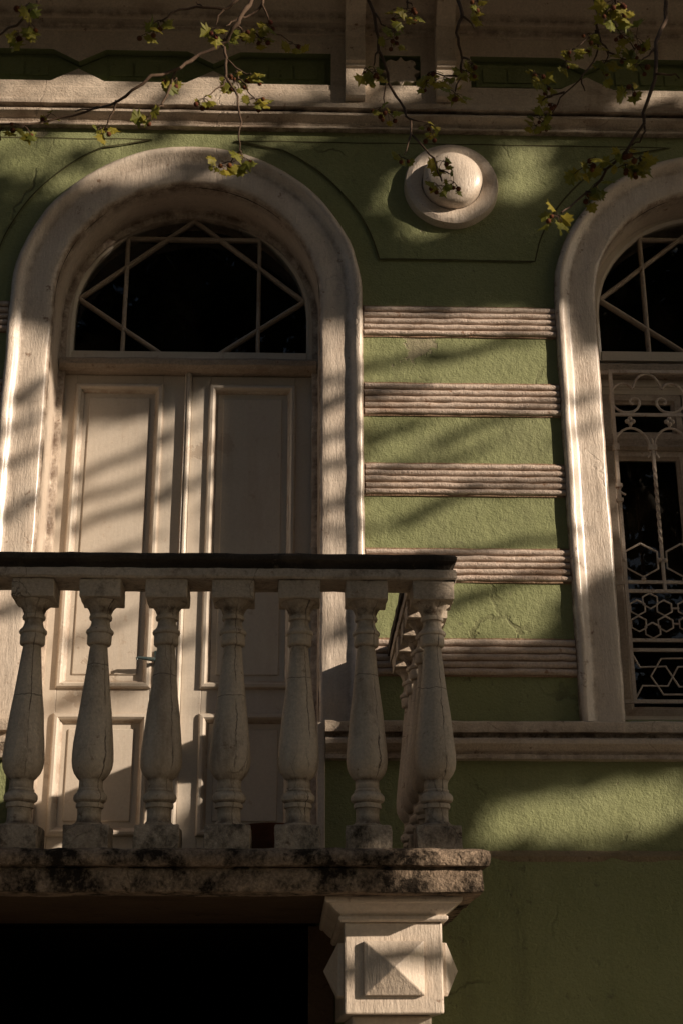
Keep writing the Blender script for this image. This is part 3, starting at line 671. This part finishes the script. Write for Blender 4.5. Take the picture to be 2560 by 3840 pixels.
rail_low = [(-.156, 3.284), (-.156, 3.325), (-.004, 3.325), (.010, 3.320), (.013, 3.291), (.008, 3.284)]
MB().usweep(rail_low, xl, xr, yf, -.002, .035).rough(.0025, 8, 5).rough(.0025, 24).build('handrail_base', 'block', slab, smooth=True, auto=35)
BAL = [(.060, 2.408), (.061, 2.415), (.049, 2.420), (.0415, 2.430), (.0405, 2.450), (.0415, 2.473), (.0478, 2.4745), (.0492, 2.481), (.0480, 2.488), (.0455, 2.490), (.0465, 2.492), (.0565, 2.499), (.0590, 2.508), (.0575, 2.517), (.050, 2.526), (.0455, 2.529),
       (.0455, 2.536), (.0415, 2.540), (.0410, 2.558), (.0415, 2.570), (.050, 2.579), (.062, 2.595), (.0695, 2.614), (.0722, 2.638), (.0715, 2.665), (.069, 2.70), (.064, 2.75), (.0575, 2.81), (.050, 2.87), (.0435, 2.93), (.038, 2.985), (.0335, 3.03),
       (.0315, 3.046), (.0320, 3.050), (.0415, 3.054), (.0440, 3.058), (.0440, 3.088), (.0425, 3.090), (.0430, 3.092), (.0480, 3.095), (.0500, 3.101), (.0480, 3.107), (.0420, 3.112), (.0360, 3.122), (.0330, 3.136), (.0335, 3.146), (.0400, 3.149), (.0415, 3.156), (.0400, 3.162), (.0365, 3.164),
       (.0375, 3.172), (.043, 3.186), (.053, 3.198), (.063, 3.206), (.066, 3.213)]
bal_me = None
spots = [(BX1-.2388*k, BY) for k in range(10)]
rs = [BY+.2388*k for k in (1, 2, 3, 4)]
spots += [(x, y) for x in (BX1, BX0) for y in rs]
bm_ = MB(); nseg = 32; rows = []
for r_, z in BAL:
    row = []
    for j in range(nseg):
        a = 2*math.pi*j/nseg; rr = r_
        if z > 3.166: rr = r_*(1+.035*math.cos(a*8))          # reeded echinus
        row.append((rr*math.cos(a), rr*math.sin(a), z))
    rows.append(row)
variants = []
for k in range(5):
    mb = MB().rings(rows).rough(.0016, 10, k*7).rough(.0009, 30, k*3)
    me = bpy.data.meshes.new('baluster'); me.from_pydata(mb.v, [], mb.f); me.shade_smooth(); me.set_sharp_from_angle(angle=math.radians(38)); variants.append(me)
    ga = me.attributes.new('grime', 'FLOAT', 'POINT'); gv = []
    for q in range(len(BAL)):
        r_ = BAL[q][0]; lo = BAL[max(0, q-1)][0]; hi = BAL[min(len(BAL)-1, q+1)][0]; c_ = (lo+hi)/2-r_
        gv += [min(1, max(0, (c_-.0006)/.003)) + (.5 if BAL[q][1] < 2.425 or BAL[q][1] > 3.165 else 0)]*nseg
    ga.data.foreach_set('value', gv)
def chip_block(x0, x1, y0, y1, z0, z1, seed, amp=.004):
    bmn = bmesh.new(); bmesh.ops.create_cube(bmn, size=1)
    for v in bmn.verts: v.co = Vector(((x0+x1)/2+v.co.x*(x1-x0), (y0+y1)/2+v.co.y*(y1-y0), (z0+z1)/2+v.co.z*(z1-z0)))
    bmesh.ops.bevel(bmn, geom=bmn.edges[:], offset=.006, segments=2, profile=.6, affect='EDGES')
    bmesh.ops.subdivide_edges(bmn, edges=[e for e in bmn.edges if e.calc_length() > .04], cuts=4, use_grid_fill=True)
    for v in bmn.verts: v.co += mnoise.noise_vector(v.co*14+Vector((seed, 0, 0)))*amp + mnoise.noise_vector(v.co*45+Vector((0, seed, 0)))*amp*.35
    me = bpy.data.meshes.new('block'); bmn.to_mesh(me); bmn.free(); me.shade_smooth(); me.set_sharp_from_angle(angle=math.radians(42)); return me
for i, (x, y) in enumerate(spots):
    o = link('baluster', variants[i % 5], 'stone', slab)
    o.location = (x, y, 0); o.rotation_euler = (0, 0, 0)
    o.matrix_parent_inverse = Matrix.Translation(parent_world(slab)).inverted()
    e = random.uniform(-.003, .003)
    link('baluster_cap', chip_block(x-.075+e, x+.075+e*.5, y-.075, y+.075, 3.214, 3.2835, i*1.3, .003), 'block', slab)
    link('baluster_plinth', chip_block(x-.077+e, x+.077+e, y-.077, y+.077, ZT_-.004, 2.409, i*2.1+5, .0055), 'plinth', slab)
# consoles under the slab
def console(cx_):
    hw, y0, zb, zt_ = .166, -1.10, 1.805, 2.100
    con = MB().box(cx_-hw, cx_+hw, y0, -.023, zb, zt_).rough(.001, 9).build('console', 'cream', slab, bevel=.006)
    CP = [(-.03, 2.100), (.012, 2.100), (.020, 2.108), (.020, 2.118), (.012, 2.122), (.016, 2.126), (.032, 2.138), (.044, 2.150), (.050, 2.158), (.062, 2.160), (.066, 2.168), (.066, 2.1795), (-.03, 2.1795)]
    MB().usweep(CP, cx_-hw, cx_+hw, y0, -.024, .05).rough(.0015, 12).build('console_cap', 'cream', slab, bevel=.002)
    MB().box(cx_-hw+.03, cx_+hw-.03, y0+.14, -.0235, 1.45, zb-.001).build('console_foot', 'cream', slab, bevel=.008)
    def pyr(o, u, v, hu, hv, d, name):
        c = Vector(o); u, v = Vector(u), Vector(v); n_ = u.cross(v).normalized()
        if n_.dot(Vector(o)-Vector((cx_, -.7, 1.95))) < 0: n_ = -n_
        b0 = [c+u*hu*a+v*hv*b for a, b in ((-1, -1), (1, -1), (1, 1), (-1, 1))]; b1 = [p+n_*.018 for p in b0]
        m = MB().add(b0+b1+[c+n_*d], [(i, (i+1) % 4, (i+1) % 4+4, i+4) for i in range(4)]+[(4+i, 4+(i+1) % 4, 8) for i in range(4)])
        m.build(name, 'cream', slab, bevel=.003)
    pyr((cx_, y0-.0005, 1.950), (1, 0, 0), (0, 0, 1), .101, .0875, .072, 'pyramid_block')
    for s_ in (-1, 1): pyr((cx_+s_*(hw+.0005), y0+.165, 1.950), (0, 1, 0), (0, 0, 1), .101, .0875, .066, 'pyramid_block')
console(.336); console(2*((BX0+BX1)/2)-.336)
# terracotta pot on the balcony floor
pc = (.0-.085, -.80)
pot = empty('flower_pot', (pc[0], pc[1], ZT_), 'dark terracotta flower pot standing behind the balcony balusters', 'flower pot')
MB().lathe([(.09, ZT_+.001), (.105, ZT_+.06), (.112, ZT_+.075), (.112, ZT_+.082), (.118, ZT_+.10), (.128, ZT_+.115), (.130, ZT_+.135), (.122, ZT_+.137), (.118, ZT_+.12)], pc, 36).build('pot_body', 'pot', pot, smooth=True, auto=40)
MB().lathe([(.002, ZT_+.121), (.117, ZT_+.121), (.117, ZT_+.11), (.002, ZT_+.11)], pc, 24).rough(.004, 30).build('soil', 'soil', pot)

# ------------------------------------------------------------------ the plane tree
tree = empty('plane_tree', (4.6, -9.6, -.13), 'plane tree with young leaves and seed balls hanging into the top of the view', 'tree')
TB = Vector((4.6, -9.6, -.13))
tm = MB().tube([TB, TB+Vector((.02, .05, .5)), TB+Vector((.05, .1, 2.2)), TB+Vector((.02, .2, 3.6)), TB+Vector((.1, .5, 5.0))], [.55, .40, .34, .31, .26], 16).rough(.03, 2.5)
tm.build('trunk', 'trunk', tree, smooth=True)
top = TB+Vector((.1, .5, 4.9))
def limb(pts, r0, r1, name='limb'):
    pts = [Vector(p) for p in pts]; n = len(pts)
    fine = []
    for i in range(n-1):
        a = pts[max(0, i-1)]; b = pts[i]; c = pts[i+1]; d = pts[min(n-1, i+2)]
        for k in range(6):
            t = k/6; fine.append(.5*((2*b)+(c-a)*t+(2*a-5*b+4*c-d)*t*t+(3*b-a-3*c+d)*t**3))
    fine.append(pts[-1])
    MB().tube(fine, [r0+(r1-r0)*i/(len(fine)-1) for i in range(len(fine))], 9).rough(.012, 4).build(name, 'trunk', tree, smooth=True)
limb([top, (4.2, -7.6, 6.0), (2.6, -5.2, 6.9), (.4, -3.3, 6.6), (-1.6, -2.6, 6.0)], .16, .03)
limb([top, (5.2, -7.4, 6.6), (6.4, -5.6, 8.0), (7.2, -4.2, 9.2)], .15, .03)
limb([top, (5.8, -9.0, 7.2), (7.0, -7.6, 9.5)], .15, .03)
limb([top, (3.2, -10.0, 7.6), (1.0, -9.6, 9.6), (-1.2, -8.8, 11)], .16, .03)
limb([top, (5.6, -8.2, 5.0), (6.6, -6.0, 5.0), (7.0, -4.2, 4.4)], .11, .02)
limb([top, (2.0, -9.5, 5.6), (-2.5, -8.0, 6.5), (-6.5, -6.5, 7.5)], .16, .03)
limb([top, (4.0, -12.0, 5.6), (2.0, -14.5, 6.0)], .14, .03)
limb([top, (4.6, -9.6, 8.0), (4.0, -9.4, 11.0)], .17, .03)
# where the photograph shows the sun reaching the wall; the crown has openings along those rays
def poly(pts, Y=0.0): return [Q(x, y, Y) for x, y in pts]
def flat(p): k = p.y/SUN.y; q = p-SUN*k; return (q.x, q.z)       # carried along the sunbeam to the wall plane
LIT = []
def lit(pts, Y=0.0, w=1.0, soft=.05): LIT.append(([flat(p) for p in poly(pts, Y)], w, soft))
lit([(-120, 40), (800, 40), (900, 150), (1060, 210), (1060, 250), (800, 300), (620, 380), (560, 440), (400, 450), (240, 470), (80, 480), (-120, 400)], 0, .96, .05)
lit([(1450, 195), (1640, 195), (1640, 260), (1450, 300), (1250, 360), (1240, 480), (1150, 510), (1120, 430), (1140, 330), (1300, 290)], 0, 1, .05)
lit([(930, 345), (1040, 325), (1150, 350), (1150, 480), (1080, 520), (980, 510), (930, 440)], -.08, 1, .03)
lit([(1120, 330), (1270, 330), (1250, 470), (1150, 520)], 0, .95, .04)
lit([(640, 420), (700, 400), (850, 480), (840, 530), (760, 560), (690, 520)], 0, .6, .04)
lit([(-100, 900), (-60, 700), (200, 790), (600, 800), (860, 690), (1310, 690), (1330, 780), (1440, 800), (1470, 1230), (1420, 1330), (1300, 1390), (1280, 1500), (860, 1530), (700, 1800), (300, 1980), (-200, 2100), (-250, 1200)], 0, 1, .035)
lit([(1460, 880), (1700, 880), (1700, 1250), (1480, 1300)], 0, .75, .06)
lit([(1020, 1850), (1250, 1775), (1640, 1760), (1660, 1900), (1540, 1950), (1080, 1975)], 0, 1, .045)
lit([(640, 2010), (1160, 2010), (1200, 2450), (640, 2450)], -1.1, 1, .02)
lit([(-60, -150), (1640, -150), (1640, 560), (-60, 560)], -2.6, .85, .05)
lit([(1030, 2150), (1150, 2130), (1200, 2200), (1130, 2280), (1030, 2300)], 0, .74, .06)
def inside(pt, pg):
    x, y = pt; c = False; n = len(pg); j = n-1
    for i in range(n):
        xi, yi = pg[i]; xj, yj = pg[j]
        if (yi > y) != (yj > y) and x < (xj-xi)*(y-yi)/(yj-yi)+xi: c = not c
        j = i
    return c
BB = [(min(p[0] for p in pg), max(p[0] for p in pg), min(p[1] for p in pg), max(p[1] for p in pg)) for pg, w, s in LIT]
def shade_ok(p, rng):
    fx, fz = flat(p)
    for (pg, w, s), bb in zip(LIT, BB):
        q = (fx+rng.gauss(0, s), fz+rng.gauss(0, s))
        if bb[0] < q[0] < bb[1] and bb[2] < q[1] < bb[3] and inside(q, pg) and rng.random() < w: return False
    return True
rng = random.Random(11)
lv, lf = [], []
def add_leaf(c, size):
    n_ = Vector((rng.gauss(0, 1), rng.gauss(0, 1), rng.gauss(0, 1))).normalized(); u = n_.orthogonal().normalized()
    a = rng.uniform(0, 6.28); w = n_.cross(u); d = u*math.cos(a)+w*math.sin(a); e = n_.cross(d)
    k = len(lv)
    for a_, b_, h_ in ((-1, 0, 0), (-.35, .30, .08), (-.25, .85, .2), (.15, .45, .1), (.45, .70, .2), (1.05, 0, .1), (.45, -.70, .2), (.15, -.45, .1), (-.25, -.85, .2), (-.35, -.30, .08)):
        lv.append(tuple(c+d*(size*a_)+e*(size*b_)+n_*(size*h_)))
    lf.append(tuple(range(k, k+10)))
def in_view(p):                                     # keep the crown itself clear of the pictured space in front of the house
    d = p-EYE; f_ = d.dot(fw)
    return f_ > 0 and abs(d.dot(rt)/f_) < .30 and abs(d.dot(up)/f_) < .42
cnt = 0
while cnt < 76000:                                   # boughs on the sunny side, unseen, leaves set to shade chosen wall areas
    X, Z = rng.uniform(-4.2, 3.2), rng.uniform(-.2, 7.4)
    p = Vector((X, 0, Z))+SUN*rng.uniform(8.0, 11.5)
    if p.z < 3.0 and rng.random() < .5: pass
    if not shade_ok(p, rng) or in_view(p): cnt += 1; continue
    add_leaf(p, rng.uniform(.05, .085)); cnt += 1
clumps = [Vector((rng.uniform(-9, 10), rng.uniform(-17, -6.4), rng.uniform(5.0, 13))) for _ in range(250)]
clumps += [Vector((rng.uniform(-9, 9), rng.uniform(-17, -12), rng.uniform(2.6, 6))) for _ in range(12)]
clumps += [Vector((rng.uniform(-9.5, -5.5), rng.uniform(-12, -3.5), rng.uniform(3, 11))) for _ in range(45)]
for _ in range(110):
    y_ = rng.uniform(-13, -7); clumps.append(Vector((rng.uniform(-3.5, 5.5), y_, 5.3-y_*.55+rng.gauss(0, .9))))
for c in clumps:                                     # rest of the crown, unseen; added to dim skylight and darken glass reflections
    for _ in range(60):
        p = c+Vector((rng.gauss(0, .5), rng.gauss(0, .5), rng.gauss(0, .35)))
        if in_view(p) or (flat(p)[0] > -4 and flat(p)[0] < 3.2 and not shade_ok(p, rng)): continue
        add_leaf(p, rng.uniform(.11, .17))
me = bpy.data.meshes.new('crown'); me.from_pydata(lv, [], lf); cr = link('crown', me, 'crown', tree); cr['kind'] = 'stuff'
# thin twigs in the openings: the slanting streaks on wall, jambs and door
tw = MB()
streaks = [((835, 845), (1010, 805)), ((1000, 820), (1210, 785)), ((850, 1010), (965, 968)), ((1020, 1012), (1240, 935)), ((930, 1195), (1110, 1130)), ((1110, 1125), (1280, 1110)), ((840, 915), (960, 890)),
           ((860, 1090), (1080, 1040)), ((960, 1290), (1270, 1240)), ((1060, 1380), (1290, 1310)), ((-20, 1010), (115, 950)), ((-20, 1085), (110, 1035)), ((0, 1190), (120, 1120)), ((20, 930), (110, 880)), ((-20, 1420), (110, 1380)), ((740, 935), (835, 900)), ((740, 1010), (840, 990)),
           ((740, 1080), (840, 1050)), ((740, 1170), (840, 1130)), ((740, 1230), (840, 1215)), ((1290, 930), (1400, 900)), ((1290, 1010), (1400, 960)), ((740, 880), (800, 870)), ((750, 1470), (810, 1440))]
dstreak = [((180, 960), (350, 900)), ((170, 1100), (360, 1020)), ((170, 1215), (350, 1150)), ((130, 1010), (180, 985)), ((125, 1180), (360, 1080)), ((170, 1300), (350, 1240)), ((160, 1480), (330, 1400)), ((360, 1150), (480, 1100)), ((140, 1620), (360, 1560)), ((360, 1010), (480, 960)), ((380, 1500), (470, 1460))]
for lst, Y in ((streaks, 0), (dstreak, DY)):
    for (a, b) in lst:
        A, B_ = Q(*a, Y), Q(*b, Y); d = B_-A; A = A-d*.12; B_ = B_+d*.12
        t0 = rng.uniform(8.0, 9.6); t1 = t0+rng.uniform(-.6, .6)
        pts = []
        for i in range(7):
            t = i/6; pts.append(A+(B_-A)*t+Vector((0, 0, rng.gauss(0, .012)))+SUN*(t0+(t1-t0)*t))
        r0 = rng.uniform(.021, .033); tw.tube(pts, [r0*(1-.5*i/6) for i in range(7)], 5)
        for p in pts:
            for _ in range(2):
                if rng.random() < .45: add_leaf(p+Vector((rng.gauss(0, .03), rng.gauss(0, .03), rng.gauss(0, .03))), rng.uniform(.02, .04))
o = tw.build('twigs', 'trunk', tree); o['kind'] = 'stuff'
me2 = bpy.data.meshes.new('crown'); me2.from_pydata(lv, [], lf); me2.materials.append(M['crown']); cr.data = me2

# hanging branches in view, each with its own leaves and seed balls
def leaf_mesh(seed):
    rg = random.Random(seed)
    out = [(0, 0), (.16, .10), (.42, .04), (.34, .22), (.60, .40), (.36, .46), (.34, .62), (.16, .66), (.04, 1.0), (-.13, .68), (-.34, .66), (-.33, .48), (-.60, .42), (-.36, .24), (-.44, .06), (-.17, .11)]
    v = [(x*(1+rg.uniform(-.15, .15)), y*(1+rg.uniform(-.12, .12)), -.30*abs(x)+rg.uniform(-.05, .05)+.12*y*y) for x, y in out]+[(0, .34, .04), (0, .7, .06)]
    n = len(out); f = []
    for i in range(n):
        j = (i+1) % n; c = n+1 if 6 <= i <= 9 else n
        f.append((i, j, c))
    f += [(6, n+1, n), (n+1, 10, n)]
    me = bpy.data.meshes.new('leaf'); me.from_pydata(v, [], f); me.materials.append(M['leaf']); return me
LM = [leaf_mesh(k) for k in range(6)]
bmn = bmesh.new(); bmesh.ops.create_icosphere(bmn, subdivisions=2, radius=1); ball_me = bpy.data.meshes.new('seed_ball'); bmn.to_mesh(ball_me); bmn.free(); ball_me.shade_smooth(); ball_me.materials.append(M['ball'])
def branch(Y, chains, clusters, r0=.0072, size=1.0):
    """chains: lists of photo pixels, first one the main stem; drawn at distance Y and swaying in depth"""
    m = MB(); seed = rng.uniform(0, 50)
    def at(px, py): return P(px, py, Y+.22*mnoise.noise(Vector((px*.003, py*.003, seed))))
    main = None
    for k, ch in enumerate(chains):
        pts = [at(*c) for c in ch]; fine = []
        for i in range(len(pts)-1):
            for t in (0, .5):
                q = pts[i].lerp(pts[i+1], t)
                fine.append(q+Vector((rng.gauss(0, .0022), rng.gauss(0, .003), rng.gauss(0, .0022))) if (t or i) else q)
        fine.append(pts[-1]); n = len(fine)
        a = r0 if k == 0 else r0*.55; b = max(.0016, a*.36)
        rad = [(a+(b-a)*i/(n-1))*(1+.22*rng.random()*(1 if i % 3 == 0 else 0)) for i in range(n)]
        m.tube(fine, rad, 7)
    # petioles are part of the branch
    items = []
    for (cx_, cy_, nl) in clusters:
        c = at(cx_, cy_)
        for _ in range(nl+1):
            ang = rng.uniform(0, 6.283); dist = rng.uniform(.008, .026)*size
            base = c+Vector((math.cos(ang)*dist, rng.gauss(0, .012), math.sin(ang)*dist*.8-.006))
            m.tube([c, c.lerp(base, .5)+Vector((0, 0, .003)), base], .0011, 5)
            items.append((c, base, 'leaf'))
        for _ in range(rng.choice((1, 2, 2, 3))):
            base = c+Vector((rng.gauss(0, .016), rng.gauss(0, .012), -rng.uniform(.010, .030)))*1.0
            m.tube([c, base+Vector((0, 0, .006))], .0009, 5); items.append((c, base, 'ball'))
    br = m.build('branch', 'bark', tree, smooth=True)
    for c, base, kind in items:
        if kind == 'leaf':
            o = link('leaf', rng.choice(LM), None, br)
            d = (base-c); d.y *= .5; d.z -= .010; d.normalize()
            n_ = Vector((rng.gauss(.35, .6), -1, rng.gauss(.1, .6))); n_ = (n_-d*n_.dot(d)).normalized(); x_ = d.cross(n_)
            s = rng.uniform(.020, .050)*size
            o.matrix_parent_inverse = Matrix.Translation(parent_world(br)).inverted() if True else None
            o.matrix_basis = Matrix(((x_.x, d.x, n_.x, base.x), (x_.y, d.y, n_.y, base.y), (x_.z, d.z, n_.z, base.z), (0, 0, 0, 1))) @ Matrix.Scale(s, 4)
        else:
            o = link('seed_ball', ball_me, None, br); s = rng.uniform(.0055, .0085)
            o.matrix_parent_inverse = Matrix.Translation(parent_world(br)).inverted()
            o.matrix_basis = Matrix.Translation(base) @ Matrix.Scale(s, 4)
    return br
branch(-2.6, [[(1010, -420), (975, -90), (946, 0), (923, 27), (904, 65), (877, 103), (849, 149), (831, 165), (789, 188), (717, 226), (678, 256), (640, 272), (571, 286), (498, 339), (441, 380), (384, 396), (318, 420), (229, 437), (106, 467), (0, 465), (-120, 500)],
              [(380, 397), (340, 405), (282, 416)], [(437, 375), (424, 408), (408, 457), (388, 488)], [(641, 318), (608, 384), (600, 400), (563, 433)], [(660, 262), (652, 290), (641, 318)]],
       [(380, 478, 4), (556, 440, 4), (664, 290, 4), (92, 470, 3), (190, 425, 2), (6, 480, 2)])
branch(-2.5, [[(835, 164), (843, 178), (849, 214), (849, 268), (847, 291), (870, 321), (891, 360), (894, 413), (904, 455), (898, 509), (900, 566), (908, 585)],
              [(904, 566), (870, 605), (835, 612)], [(852, 222), (885, 253), (927, 272), (946, 283)], [(889, 264), (896, 291), (916, 306), (923, 333), (942, 352), (961, 375)], [(847, 295), (839, 318), (812, 337), (766, 363)]],
       [(912, 588, 5), (830, 620, 4), (950, 280, 5), (870, 275, 3), (960, 372, 5), (764, 368, 4), (885, 300, 1)], .0050)
branch(-2.45, [[(1030, -420), (1000, -90), (986, 0), (981, 15), (946, 57), (904, 73), (870, 84), (847, 96)], [(984, 17), (1007, 61), (1011, 92), (1027, 119), (1069, 145), (1099, 157)], [(885, 92), (916, 119), (946, 122), (977, 145)]],
       [(850, 108, 4), (1108, 165, 3), (1006, 88, 3), (975, 140, 6), (905, 110, 2)], .006)
branch(-2.7, [[(1000, -420), (960, -60), (854, 29), (766, 29), (705, 29), (640, 46), (600, 80)], [(840, 34), (820, 60), (808, 95)], [(766, 29), (750, 14), (735, 4)]], [(592, 75, 5), (802, 105, 4), (580, 110, 2)], .006)
branch(-2.35, [[(1355, -420), (1370, -80), (1380, 0), (1400, 41), (1408, 90), (1416, 139), (1422, 184), (1445, 245), (1453, 306), (1486, 359), (1506, 392), (1522, 420), (1537, 445), (1541, 498), (1590, 563), (1631, 596), (1639, 645), (1655, 678)],
               [(1647, 637), (1688, 653)], [(1405, 49), (1429, 86), (1465, 106)], [(1420, 188), (1404, 216), (1400, 245)], [(1449, 306), (1441, 343), (1441, 392)], [(1537, 445), (1598, 457)], [(1541, 498), (1525, 555), (1513, 580)]],
       [(1658, 603, 3), (1640, 695, 4), (1700, 680, 4), (1478, 112, 3), (1470, 146, 1), (1405, 265, 6), (1368, 250, 1), (1432, 398, 2), (1452, 420, 2), (1612, 462, 4), (1620, 500, 1), (1502, 588, 4)], .0062)
branch(-2.5, [[(1690, -420), (1705, -80), (1718, 0), (1730, 49), (1722, 82), (1716, 122), (1718, 163), (1734, 216), (1722, 286), (1706, 339)], [(1730, 57), (1763, 82), (1777, 108)], [(1714, 282), (1661, 278), (1624, 269)], [(1734, 214), (1760, 228), (1775, 238)]],
       [(1768, 240, 5), (1738, 262, 3), (1612, 268, 5), (1660, 290, 3), (1704, 350, 4), (1600, 300, 1)], .007)
branch(-2.6, [[(1500, -420), (1520, -60), (1530, 10), (1522, 40)], [(1522, 5), (1545, 20)]], [(1500, 30, 4), (1545, 45, 4), (1525, 75, 2)], .005)
branch(-2.6, [[(1760, -420), (1780, -70), (1790, 0), (1796, 12)]], [(1775, 8, 3), (1806, 25, 3)], .005)
branch(-2.4, [[(2200, -420), (2218, -70), (2230, 0), (2244, 46), (2232, 96), (2251, 156), (2285, 193), (2330, 215), (2368, 230)], [(2232, 110), (2239, 174), (2235, 207), (2203, 257), (2170, 298), (2115, 344), (2088, 390), (2065, 427), (2028, 459)], [(2228, 124), (2190, 152), (2161, 174)],
              [(2115, 344), (2051, 353), (2037, 321), (2014, 294)], [(2249, 50), (2299, 83), (2327, 129), (2363, 165), (2382, 184)], [(2070, 357), (2045, 368), (2026, 380)], [(2178, 290), (2182, 315), (2192, 340)], [(2268, 180), (2280, 210), (2262, 240)]],
       [(2142, 185, 6), (2120, 225, 3), (2008, 275, 5), (2052, 322, 3), (2388, 175, 6), (2385, 140, 2), (2325, 128, 4), (2200, 125, 2), (2226, 160, 2), (2262, 225, 6), (2258, 270, 2), (2022, 445, 4), (2005, 470, 3), (2068, 385, 1), (2340, 200, 3)], .0060)
branch(-3.1, [[(2290, -420), (2300, -60), (2305, 5), (2316, 30)]], [(2290, 25, 4), (2330, 40, 5), (2310, 0, 3)], .005)
branch(-2.9, [[(2510, -420), (2502, -80), (2496, 0), (2492, 73), (2460, 156), (2455, 257), (2441, 340), (2414, 427), (2409, 464), (2374, 522), (2341, 571), (2276, 633), (2251, 678), (2215, 710), (2178, 735), (2130, 775), (2104, 796)], [(2412, 450), (2418, 485), (2395, 525), (2368, 545)],
              [(2456, 180), (2432, 205), (2400, 230)], [(2458, 275), (2501, 275), (2530, 280), (2547, 292)], [(2276, 633), (2240, 628), (2205, 618)], [(2341, 571), (2360, 580), (2380, 592)]],
       [(2394, 590, 6), (2345, 618, 4), (2392, 640, 3), (2215, 595, 3), (2185, 628, 3), (2225, 690, 4), (2195, 715, 2), (2090, 810, 5), (2395, 240, 3), (2365, 320, 4), (2350, 560, 3)], .0066, 1.0)
branch(-3.2, [[(150, -420), (142, -70), (135, 0), (98, 49), (65, 90), (0, 122), (-90, 150)], [(98, 49), (112, 40), (100, 15)]], [(110, 78, 3), (72, 118, 3), (102, 18, 2)], .0055, .95)
